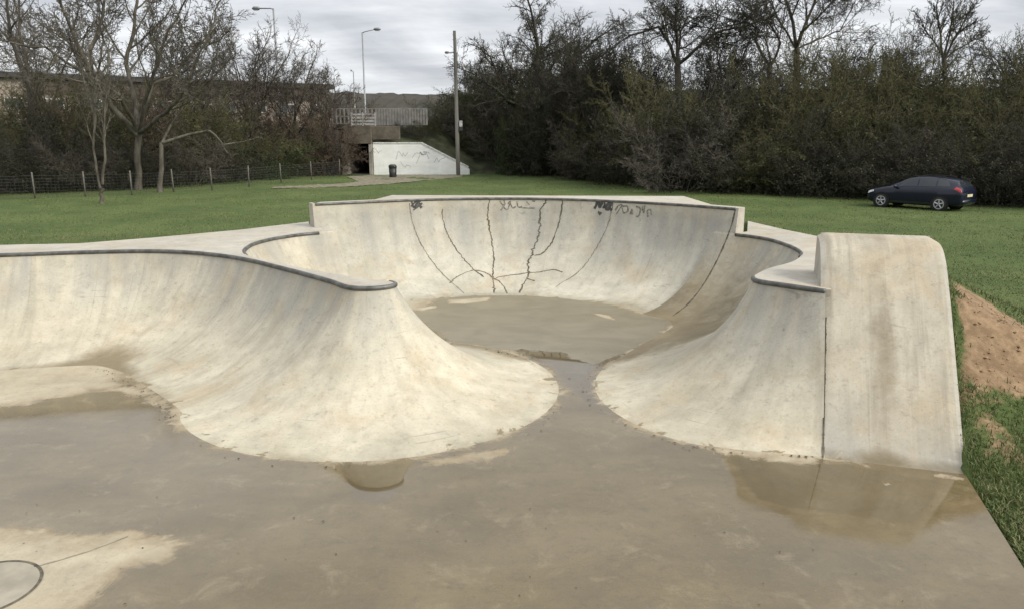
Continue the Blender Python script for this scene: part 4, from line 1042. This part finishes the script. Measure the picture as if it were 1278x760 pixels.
eo = mesh_np('embankment', v, f, M_BANK, None, True, {'earth': np.full(len(v), .1)}); tag(eo, 'grassy road embankment over the underpass', 'embankment', kind='structure')
M_WHITE = NT('white_painted_wall', .75, .3); gp = M_WHITE.obj()
cw = M_WHITE.mix(M_WHITE.ss(M_WHITE.noise(M_WHITE.scale(gp, (.6, 1, 2)), 1.2, 6, .6), .35, .7), (.76, .76, .72), (.88, .88, .85))
cw = M_WHITE.mix(M_WHITE.ss(M_WHITE.noise(M_WHITE.scale(gp, (3, 1, .5)), 1.5, 5, .6), .55, .75, 0, .2), cw, (.50, .51, .50)); M_WHITE.color(cw); M_WHITE = M_WHITE.m
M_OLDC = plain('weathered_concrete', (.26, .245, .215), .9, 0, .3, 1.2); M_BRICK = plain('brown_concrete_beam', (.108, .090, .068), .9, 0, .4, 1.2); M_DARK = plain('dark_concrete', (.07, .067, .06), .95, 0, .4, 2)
under = empty('underpass', ((TX0 + TX1) / 2, YW, FIELD)); tag(under, 'concrete underpass portal with a dark opening and brown beam below the bridge railing', 'underpass')
ux, uy, uz = under.location
def L_(x, y, z): return (x - ux, y - uy, z - uz)
def ubox(name, x0, x1, y0, y1, z0, z1, mat, bev=.02, par=under):
    b = MB(); b.box(L_((x0 + x1) / 2, (y0 + y1) / 2, (z0 + z1) / 2), (x1 - x0, y1 - y0, z1 - z0), 0, bev); return b.build(name, mat, par)
ubox('lintel', wx(432), wx(466), YW - .3, YW + .5, 2.05, 3.32, M_BRICK)
ubox('beam', wx(466) + .004, wx(500), YW + .05, YW + .5, 2.35, 3.30, M_BRICK)
ubox('side_wall', wx(428), TX0, YW - .25, YW + 12, -.5, 2.048, M_OLDC)
ubox('side_wall', TX1, XA - .04, YW - .25, YW + 12, -.5, 2.048, M_OLDC)
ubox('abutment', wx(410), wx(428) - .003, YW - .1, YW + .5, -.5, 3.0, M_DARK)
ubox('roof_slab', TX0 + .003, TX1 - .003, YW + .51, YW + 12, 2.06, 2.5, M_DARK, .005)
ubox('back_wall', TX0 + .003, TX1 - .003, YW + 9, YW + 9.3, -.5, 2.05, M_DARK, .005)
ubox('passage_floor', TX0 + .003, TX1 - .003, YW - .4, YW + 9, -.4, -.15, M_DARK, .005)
wing = empty('wing_wall', (XA, YW, FIELD)); tag(wing, 'white painted wing wall with a sloping top and faint graffiti beside the underpass', 'wall')
def poly_wall(name, pts, y0, y1, mat, par, org):
    n = len(pts); v = [(x - org[0], y0 - org[1], z - org[2]) for x, z in pts] + [(x - org[0], y1 - org[1], z - org[2]) for x, z in pts]
    tri = tessellate_polygon([[Vector((x, z, 0)) for x, z in pts]]); f = [tuple(t) for t in tri] + [tuple(n + i for i in reversed(t)) for t in tri] + [(i, (i + 1) % n, n + (i + 1) % n, n + i) for i in range(n)]
    return fix_normals(mesh_np(name, v, f, mat, par))
poly_wall('wall_face', [(XA, -.5), (XC, -.5), (XC, .18), (XC - .12, .32), (XB, 2.06), (XA, 2.06)], YW, YW + .35, M_WHITE, wing, wing.location)
poly_wall('coping_strip', [(XA, 2.063), (XB + .02, 2.063), (XC - .1, .325), (XC - .06, .40), (XB + .06, 2.15), (XA, 2.15)], YW - .04, YW + .38, plain('pale_coping', (.62, .61, .57), .8), wing, wing.location)
gb_ = MB(); rg = random.Random(12)
def scrawl(x, z, s, n):
    p = [(x, z)]
    for _ in range(n): x += s * rg.uniform(.1, .55); z += s * rg.uniform(-.8, .8); z = min(max(z, .35), 1.55); p.append((x, z))
    for (a, b), (c_, d_) in zip(p, p[1:]):
        t = Vector((c_ - a, d_ - b)); m = Vector((-t.y, t.x)).normalized() * .022
        gb_.add([(a + m.x - wing.location.x, -.006, b + m.y - FIELD), (a - m.x - wing.location.x, -.006, b - m.y - FIELD), (c_ - m.x - wing.location.x, -.006, d_ - m.y - FIELD), (c_ + m.x - wing.location.x, -.006, d_ + m.y - FIELD)], [(0, 1, 2, 3)])
for x, z, s, n in ((wx(470), 1.7, .25, 6), (wx(494), .95, .4, 9), (wx(500), .75, .35, 8), (wx(515), 1.0, .4, 8), (wx(526), 1.25, .35, 9), (wx(520), .6, .4, 9), (wx(542), .7, .4, 6)): scrawl(x, z, s, n)
gb_.build('graffiti', plain('faded_grey_spray', (.50, .51, .51), .8, 0, .2, 8), wing)['label'] = 'faint grey scrawled graffiti on white paint'
# railing on the bridge
YR = 59.2
rail = empty('bridge_railing', (wx(470, YR), YR, 3.3)); tag(rail, 'grey slatted railing panels along the road above the underpass', 'railing')
rx0 = rail.location.x; M_RAIL = plain('grey_railing', (.19, .18, .165), .7, .1, .25, 3); M_RAILW = plain('white_railing', (.38, .37, .35), .6, .1, .15, 3)
x0, x1, x2_ = wx(418, YR), wx(472, YR), wx(535, YR)
for x in np.arange(x0, x2_ + .1, 1.35): 
    b = MB(); b.box((x - rx0, 0, .62), (.09, .09, 1.36), 0, .01); b.build('post', M_RAIL, rail)
b = MB()
for z in (.12, 1.32): b.box(((x1 + x2_) / 2 - rx0, -.06, z), (x2_ - x1, .03, .08))
for x in np.arange(x1 + .05, x2_, .21): b.box((x - rx0, -.09, .70), (.165, .022, 1.2))
b.build('slat_panel', M_RAIL, rail)
b = MB()
xw = wx(442, YR)
for z in (.16, .40, .64, .88): b.box(((xw + x1) / 2 - rx0, -.10, z), (x1 - xw, .03, .13))
for x in (xw, xw + .85, x1 - .06): b.box((x - rx0, -.125, .54), (.08, .02, .98))
b.build('white_barrier', M_RAILW, rail)['label'] = 'short white three rail barrier in front of the railing'
b = MB()
for z in (.2, .75, 1.3): b.box(((x0 + x1) / 2 - rx0, -.055, z), (x1 - x0, .03, .07))
for x in np.arange(x0 + .05, x1, .3): b.box((x - rx0, -.083, .75), (.12, .02, 1.14))
b.build('slat_panel', M_RAIL, rail)
# gravel path
pts = [at(432, 222, FIELD), at(470, 219.5, FIELD), at(560, 219.5, FIELD), at(580, 221, FIELD), at(550, 224.5, FIELD), at(505, 229, FIELD), at(455, 232.5, FIELD), at(400, 234.5, FIELD), at(345, 236.5, FIELD), at(345, 234, FIELD), at(400, 231, FIELD), at(445, 228, FIELD)]
poly = resample(chain([(p[0], p[1]) for p in pts] + [pts[0]], 5), .7); P_ = np.array([(p.x, p.y) for p in poly]); z_, _ = terrain_z(P_)
px_, py_ = np.meshgrid(np.linspace(P_[:, 0].min(), P_[:, 0].max(), 70), np.linspace(P_[:, 1].min(), P_[:, 1].max(), 70)); Q = np.column_stack([px_.ravel(), py_.ravel()]); zq, _ = terrain_z(Q); sdq = sdist(Q, P_)
idx = np.arange(4900).reshape(70, 70); fq = np.stack([idx[:-1, :-1], idx[:-1, 1:], idx[1:, 1:], idx[1:, :-1]], -1).reshape(-1, 4); fq = fq[(sdq[fq] > -.05).all(1)]
tag(mesh_np('path', np.column_stack([Q, zq + .03]), fq, plain('path_gravel', (.165, .148, .10), .95, 0, .35, 4)), 'worn pale path leading to the underpass', 'path', kind='structure')

# ------------------------------------------------------------------ bin, pole, lamps
p = pix(490.5, 53.5); bn = empty('litter_bin', (p[0], p[1], gz(*p))); tag(bn, 'dark litter bin with a domed top on the path before the white wall', 'bin')
M_BIN = plain('black_plastic', (.022, .024, .022), .5, 0, .3, 5)
b = MB(); b.tube([(0, 0, 0), (0, 0, .04), (0, 0, .66)], [.22, .25, .27], 16); b.build('bin_body', M_BIN, bn, True)
b = MB(); b.tube([(0, 0, .66), (0, 0, .72), (0, 0, .84), (0, 0, .90)], [.29, .295, .26, .14], 16); b.build('lid', plain('dark_green_plastic', (.02, .034, .024), .5), bn, True)
b = MB(); b.box((0, -.262, .755), (.26, .04, .09)); b.build('opening', plain('bin_opening', (.006, .006, .006), .9), bn)
p = pix(572, 55.5); pole = empty('wooden_pole', (p[0], p[1], gz(*p))); tag(pole, 'tall wooden pole with a small box, beside the sloping end of the white wall', 'pole')
ht = far(570, 39, 55.5).z - pole.location.z
n_ = NT('pole_wood', .85, .25); v_ = n_.obj(); s3 = n_.n('ShaderNodeSeparateXYZ'); n_.link(v_, s3.inputs[0])
k_ = n_.ss(n_.math('ADD', s3.outputs[2], n_.math('MULTIPLY', n_.noise(v_, 1.5, 4), 1.5)), 5.2, 8.0); n_.color(n_.mix(k_, n_.mix(n_.noise(n_.scale(v_, (4, 4, .3)), 3, 5), (.17, .16, .14), (.33, .315, .28)), (.085, .08, .075)))
b = MB(); b.tube([(0, 0, -.1), (-.03, 0, 3), (-.08, 0, ht * .7), (-.12, 0, ht)], [.15, .14, .115, .10], 12); b.build('shaft', n_.m, pole, True)
hb = far(576, 155, 55.5).z - pole.location.z
b = MB(); b.box((.24, -.1, hb), (.22, .2, .42), 0, .02); b.build('junction_box', plain('pale_box', (.48, .47, .45), .6), pole)
b = MB(); b.box((.25, -.1, hb - .36), (.26, .22, .26), 0, .02); b.build('bracket_box', plain('dark_box', (.05, .05, .05), .6), pole)
M_LAMP = plain('lamp_column_grey', (.24, .245, .25), .5, .4, .15, 2); M_HEAD = plain('lamp_head_grey', (.16, .165, .17), .45, .3, .15, 4)
def lamp(label, px, ytop, pxh, yh, D):
    x, y = pix(px, D); base = 3.3; top = far(px, ytop, D).z; h = far(pxh, yh, D); x = far(px, ytop, D).x
    root = empty('street_lamp', (x, y, base)); tag(root, label, 'street lamp', 'street lamps along the road')
    H = top - base; dx = h.x - x; dz = h.z - top
    b = MB(); b.tube([(0, 0, 0), (0, 0, 1.4), (0, 0, 1.45), (0, 0, H)], [.11, .11, .085, .06], 10); b.build('column', M_LAMP, root, True)
    b = MB(); b.tube([(0, 0, H - .05), (dx * .15, 0, H + dz * .2), (dx * .8, 0, H + dz * .95)], .045, 8); b.build('arm', M_LAMP, root, True)
    b = MB(); b.tube([(dx * .72, 0, H + dz * .95), (dx * .8, 0, H + dz), (dx * 1.05, 0, H + dz), (dx * 1.15, 0, H + dz - .02)], [.06, .13, .14, .05], 10); o = b.build('lamp_head', M_HEAD, root, True)
    g_ = MB(); g_.box((dx * .95, 0, H + dz - .13), (abs(dx) * .25, .16, .04), 0, .01); g_.build('lens', plain('lamp_lens', (.5, .5, .48), .2), o)
    return root
lamp('tall street lamp with its arm to the left, above the bare trees', 341, 11, 318, 11, 60)
lamp('street lamp with its arm to the right, above the white barrier on the bridge', 452, 41, 472, 37, 72)
lamp('small distant street lamp close left of the one above the bridge', 441, 90, 438, 88.5, 105)
lamp('distant street lamp hidden behind the wooden pole, only its arm showing', 570.5, 66, 557, 66, 88)

# ------------------------------------------------------------------ far building, hills
bx0, by0 = pix(-120, 88); bx1, by1 = pix(415, 118)
bv = Vector((bx1 - bx0, by1 - by0)); bl_ = bv.length; ba = math.atan2(bv.y, bv.x)
bld = empty('long_building', (bx0, by0, 1.5), ba); tag(bld, 'long low building with a dark flat roof far behind the left hedge', 'building')
topz = far(0, 98, 94.7).z - 1.5
b = MB(); b.box((bl_ / 2, 6, topz / 2), (bl_, 12, topz), 0, 0); b.build('wall', plain('buff_render', (.26, .215, .18), .9, 0, .2, .4), bld)
b = MB(); b.box((bl_ / 2, 6, topz + .36), (bl_ + 1.2, 13.2, .7), 0, .05); b.build('roof', plain('dark_roof', (.045, .042, .042), .85, 0, .3, .5), bld)
b = MB(); b.box((bl_ * .62, -.06, topz - .9), (bl_ * .74, .1, 1.7)); b.build('cladding_band', plain('brown_cladding', (.075, .056, .046), .85, 0, .3, .3), bld)
M_PANE = plain('window_glass', (.10, .11, .12), .15, 0, .2, 2); M_FRAME = plain('window_frame_white', (.6, .6, .58), .6)
for x in list(np.arange(3, bl_ - 2, 4.2)):
    b = MB(); b.box((x, -.03, topz - 2.9), (2.0, .06, 1.3)); o = b.build('window', M_FRAME, bld)
    b = MB(); b.box((x, -.075, topz - 2.9), (1.8, .03, 1.1)); b.build('pane', M_PANE, o)
M_HILL = NT('wooded_hill', .95, .1); gp = M_HILL.obj()
hc = M_HILL.mix(M_HILL.ss(M_HILL.noise(gp, .02, 7, .7), .38, .62), (.030, .032, .027), (.060, .056, .046)); hc = M_HILL.mix(M_HILL.ss(M_HILL.noise(M_HILL.scale(gp, (1, .4, 1)), .012, 4, .6), .60, .68), hc, (.065, .068, .048)); M_HILL.color(hc); M_HILL = M_HILL.m
def hill(D, prof_, depth, seed, label):
    rg = np.random.default_rng(seed); xs = np.linspace(-1.15, 1.3, 420) * D; px = xs / (D * math.cos(PITCH)) * F + 639
    top = np.array([far(639, np.interp(q, [a for a, _ in prof_], [b for _, b in prof_]), D).z for q in px])
    nz = np.convolve(rg.normal(0, 1, 420), np.ones(3) / 3, 'same') * D * .0005 + np.convolve(rg.normal(0, 1, 420), np.ones(15) / 15, 'same') * D * .0006
    top = top + nz; rows = [(0, -.6, 0), (.25, .35, 1), (.5, .68, 1), (.75, .88, 1), (1, 1, 1), (1.3, .97, 1), (2.0, .2, 0)]; V = []
    for k, hgt, jit in rows:
        for i in range(420): V.append((xs[i], D + depth * (k - 1) + rg.normal(0, depth * .02) * jit, max(-.6, top[i] * hgt + rg.normal(0, D * .0005) * jit)))
    idx = np.arange(len(V)).reshape(len(rows), 420); f = np.stack([idx[:-1, :-1], idx[:-1, 1:], idx[1:, 1:], idx[1:, :-1]], -1).reshape(-1, 4)
    return tag(mesh_np('hill', V, f, M_HILL, None, False), label, 'hill', kind='structure')
hill(900, [(-400, 108), (300, 113), (480, 117), (560, 119), (660, 117), (900, 112), (1700, 108)], 260, 5, 'distant wooded hill on the skyline')
hill(330, [(-400, 120), (380, 118), (440, 117), (470, 119), (520, 120), (560, 119), (640, 118), (760, 116), (1700, 112)], 70, 6, 'nearer dark wooded rise beyond the road')

# ------------------------------------------------------------------ car
def build_car():
    st = [  # x, bottom, sill width, belt z, belt width, shoulder z, roof z, roof width
        (-2.12, .34, .62, .56, .66, .60, .62, .50), (-2.05, .24, .74, .62, .76, .70, .74, .58), (-1.85, .20, .82, .70, .84, .78, .84, .66), (-1.45, .19, .86, .80, .87, .86, .92, .70), (-1.05, .19, .87, .87, .88, .93, 1.00, .72),
        (-.72, .19, .87, .90, .885, .95, 1.17, .68), (-.28, .19, .87, .92, .885, .96, 1.40, .60), (.1, .19, .87, .93, .885, .97, 1.46, .58), (.6, .19, .87, .945, .885, .985, 1.475, .575), (1.1, .19, .87, .96, .88, 1.0, 1.45, .57), (1.5, .20, .86, .975, .87, 1.01, 1.395, .555),
        (1.80, .22, .85, .985, .855, 1.015, 1.325, .53), (1.98, .25, .82, .96, .83, 1.0, 1.13, .60), (2.08, .28, .78, .90, .79, .94, .98, .62), (2.14, .36, .70, .80, .72, .82, .84, .58)]
    NV = 11
    def sec(s):
        x, zb, ws, zbelt, wb_, zsh, zr, wr = s
        half = [(0, zb), (ws * .7, zb), (ws * .96, zb + .07), (ws, zb + .22), (wb_ * 1.012, (zb + .25 + zbelt) / 2), (wb_, zbelt), (wb_ * .965, zsh), (wr + (wb_ * .965 - wr) * .42, zsh + (zr - zsh) * .55), (wr, zr - (zr - zsh) * .10), (wr * .72, zr - .01), (0, zr + .012)]
        return [(x, y, z) for y, z in half]
    secs = [sec(s) for s in st]
    def P(x, v, side=-1, off=0.0):
        xs_ = [s[0] for s in st]; i = min(max(np.searchsorted(xs_, x) - 1, 0), len(st) - 2); t = (x - xs_[i]) / (xs_[i + 1] - xs_[i])
        j = min(int(v), NV - 2); w = v - j
        g_ = lambda k: Vector(secs[k][j]).lerp(Vector(secs[k][j + 1]), w)
        p = g_(i).lerp(g_(i + 1), t)
        du = (g_(i + 1) - g_(i)); dv_ = Vector(secs[i][j + 1]) - Vector(secs[i][j]); n_ = dv_.cross(du)
        if n_.length < 1e-9: n_ = Vector((0, 1, 0))
        n_.normalize()
        if n_.y < 0 and abs(n_.y) > .15: n_ = -n_
        if abs(n_.y) <= .15 and n_.z < 0: n_ = -n_
        p = p + n_ * off; return Vector((p.x, p.y * -side if side == 1 else -p.y, p.z)) if False else Vector((p.x, side * p.y, p.z))
    V = []; Fq = []
    ring = []
    for s in secs:
        full = s + [(x, -y, z) for x, y, z in s[-2:0:-1]]; b0 = len(V); V += full; ring.append((b0, len(full)))
    for (a, n), (b, _) in zip(ring, ring[1:]):
        for k in range(n): Fq.append((a + k, b + k, b + (k + 1) % n, a + (k + 1) % n))
    Fq.append(tuple(range(ring[0][0], ring[0][0] + ring[0][1]))); Fq.append(tuple(reversed(range(ring[-1][0], ring[-1][0] + ring[-1][1]))))
    root = empty('parked_car', (0, 0, 0)); tag(root, 'dark navy hatchback parked on the grass in front of the thicket', 'car')
    n_ = NT('navy_car_paint', .22, .35); n_.color((.007, .009, .022)); n_.b.inputs['Coat Weight'].default_value = .15
    body = fix_normals(mesh_np('body', V, Fq, n_.m, root, True))
    gl = NT('car_glass', .05, .6); gl.color((.02, .024, .028)); GL = gl.m; BLK = plain('black_trim', (.012, .012, .013), .6)
    def patch(name, corners, mat, par, nu=6, nv=3, off=.006, sides=(-1, 1), split=True):
        """corners: (x,v) a,b,c,d bilinear on the body surface"""
        a, b, c, d = corners; out = []
        mb = MB()
        for sdx in sides:
            v = []; f = []
            for i in range(nu + 1):
                for j in range(nv + 1):
                    u, w = i / nu, j / nv
                    x = (a[0] * (1 - u) + b[0] * u) * (1 - w) + (d[0] * (1 - u) + c[0] * u) * w; vv = (a[1] * (1 - u) + b[1] * u) * (1 - w) + (d[1] * (1 - u) + c[1] * u) * w
                    v.append(P(x, vv, sdx, off))
            for i in range(nu):
                for j in range(nv): q = (i * (nv + 1) + j, (i + 1) * (nv + 1) + j, (i + 1) * (nv + 1) + j + 1, i * (nv + 1) + j + 1); f.append(q if sdx < 0 else q[::-1])
            if split: o = MB(); o.add(v, f); out.append(fix_one(o.build(name, mat, par, True), sdx))
            else: mb.add(v, f)
        if not split: out.append(mb.build(name, mat, par, True))
        return out
    def fix_one(o, s): return o
    patch('side_window', ((-.62, 6.25), (.22, 6.25), (.20, 7.85), (-.28, 7.85)), GL, root); patch('side_window', ((.28, 6.25), (1.02, 6.25), (.98, 7.85), (.26, 7.85)), GL, root)
    patch('quarter_window', ((1.08, 6.3), (1.62, 6.4), (1.45, 7.8), (1.04, 7.85)), GL, root)
    patch('windscreen', ((-1.0, 8.3), (-.33, 8.3), (-.33, 10), (-1.0, 10)), GL, root, 6, 4, .006, (-1, 1), False); patch('rear_window', ((1.83, 7.9), (2.02, 7.9), (2.02, 10), (1.83, 10)), GL, root, 4, 5, .006, (-1, 1), False)
    patch('door', ((-.72, 3.3), (.24, 3.3), (.24, 5.9), (-.72, 5.9)), n_.m, root, 5, 4, .008); patch('door', ((.27, 3.3), (1.12, 3.3), (1.2, 5.9), (.27, 5.9)), n_.m, root, 5, 4, .008)
    patch('door_handle', ((.06, 5.25), (.2, 5.25), (.2, 5.42), (.06, 5.42)), BLK, root, 2, 1, .02); patch('door_handle', ((.95, 5.25), (1.09, 5.25), (1.09, 5.42), (.95, 5.42)), BLK, root, 2, 1, .02)
    RED = plain('tail_lamp_red', (.35, .02, .022), .2); CLR = plain('clear_lamp', (.62, .62, .62), .12)
    patch('tail_light', ((1.80, 5.0), (2.10, 4.7), (2.07, 6.6), (1.86, 6.5)), RED, root, 4, 3, .01); patch('headlight', ((-2.03, 4.6), (-1.72, 4.9), (-1.72, 5.8), (-2.0, 5.9)), CLR, root, 4, 2, .01)
    patch('sill_trim', ((-1.0, 2.0), (1.05, 2.0), (1.05, 2.7), (-1.0, 2.7)), BLK, root, 6, 1, .01)
    b = MB(); b.box((2.165, 0, .70), (.02, .52, .115)); b.build('number_plate', plain('plate_pale_yellow', (.60, .55, .34), .5), root)
    b = MB(); b.box((2.10, 0, .42), (.18, 1.36, .22), 0, .06); b.build('bumper', n_.m, root, True); b = MB(); b.box((-2.08, 0, .40), (.14, 1.24, .18), 0, .05); b.build('bumper', BLK, root, True)
    TY = plain('tyre_rubber', (.018, .018, .018), .85); RM = plain('alloy_rim', (.42, .42, .43), .35, .6, .1, 4)
    for x in (-1.32, 1.28):
        for s in (-1, 1):
            b = MB(); b.tube([(x, s * .80, .33), (x, s * .893, .33)], .385, 24); b.build('wheel_arch', plain('arch_black', (.006, .006, .006), .9), root)
            b = MB(); b.tube([(x, s * .70, .31), (x, s * .74, .31), (x, s * .885, .31), (x, s * .905, .31)], [.29, .312, .312, .285], 28); wh = b.build('wheel', TY, root, True)
            b = MB()
            b.tube([(x, s * .86, .31), (x, s * .912, .31)], .055, 10)
            for k in range(5):
                a = 2 * math.pi * k / 5 + .3; ca, sa = math.cos(a), math.sin(a)
                b.tube([(x + ca * .03, s * .909, .31 + sa * .03), (x + ca * .20, s * .909, .31 + sa * .20)], [.036, .03], 6)
            v, f = ring_mesh(.185, .225, 0, 28); b.add([(x + q[0], s * .911, .31 + q[1]) for q in v], f)
            b.build('rim', RM, wh)
    for s in (-1, 1):
        b = MB(); b.box((-.66, s * .98, .99), (.12, .2, .13), 0, .03); b.build('mirror', n_.m, root, True)
    b = MB(); 
    for s in (-1, 1): b.tube([(-.1, s * .50, 1.475), (0, s * .51, 1.50), (1.2, s * .50, 1.49), (1.35, s * .49, 1.445)], .016, 6)
    b.build('roof_rail', BLK, root)
    return root
car = build_car()
CS = .87; car.scale = (CS, CS, CS)
rearw = Vector(at(1171, 264.5, FIELD)); best = None
for k in range(0, 70):                       # wheelbase 2.6 m, the front wheel seen at 1100
    a_ = R(k); fw = rearw + Vector((-math.cos(a_), math.sin(a_))) * 2.6 * CS
    px_f = 639 + F * fw.x / (fw.y * math.cos(PITCH) + 2.9 * math.sin(PITCH)); e_ = abs(px_f - 1099)
    if best is None or e_ < best[0]: best = (e_, a_, fw)
cd_ = (rearw - best[2]).normalized(); yaw = math.atan2(cd_.y, cd_.x)
mid = (rearw + best[2]) / 2; nrm_ = Vector((-cd_.y, cd_.x)); cc = mid + nrm_ * .9 * CS
car.rotation_euler = (0, 0, yaw); car.location = (cc.x, cc.y, gz(cc.x, cc.y))
print('yaw', math.degrees(yaw))
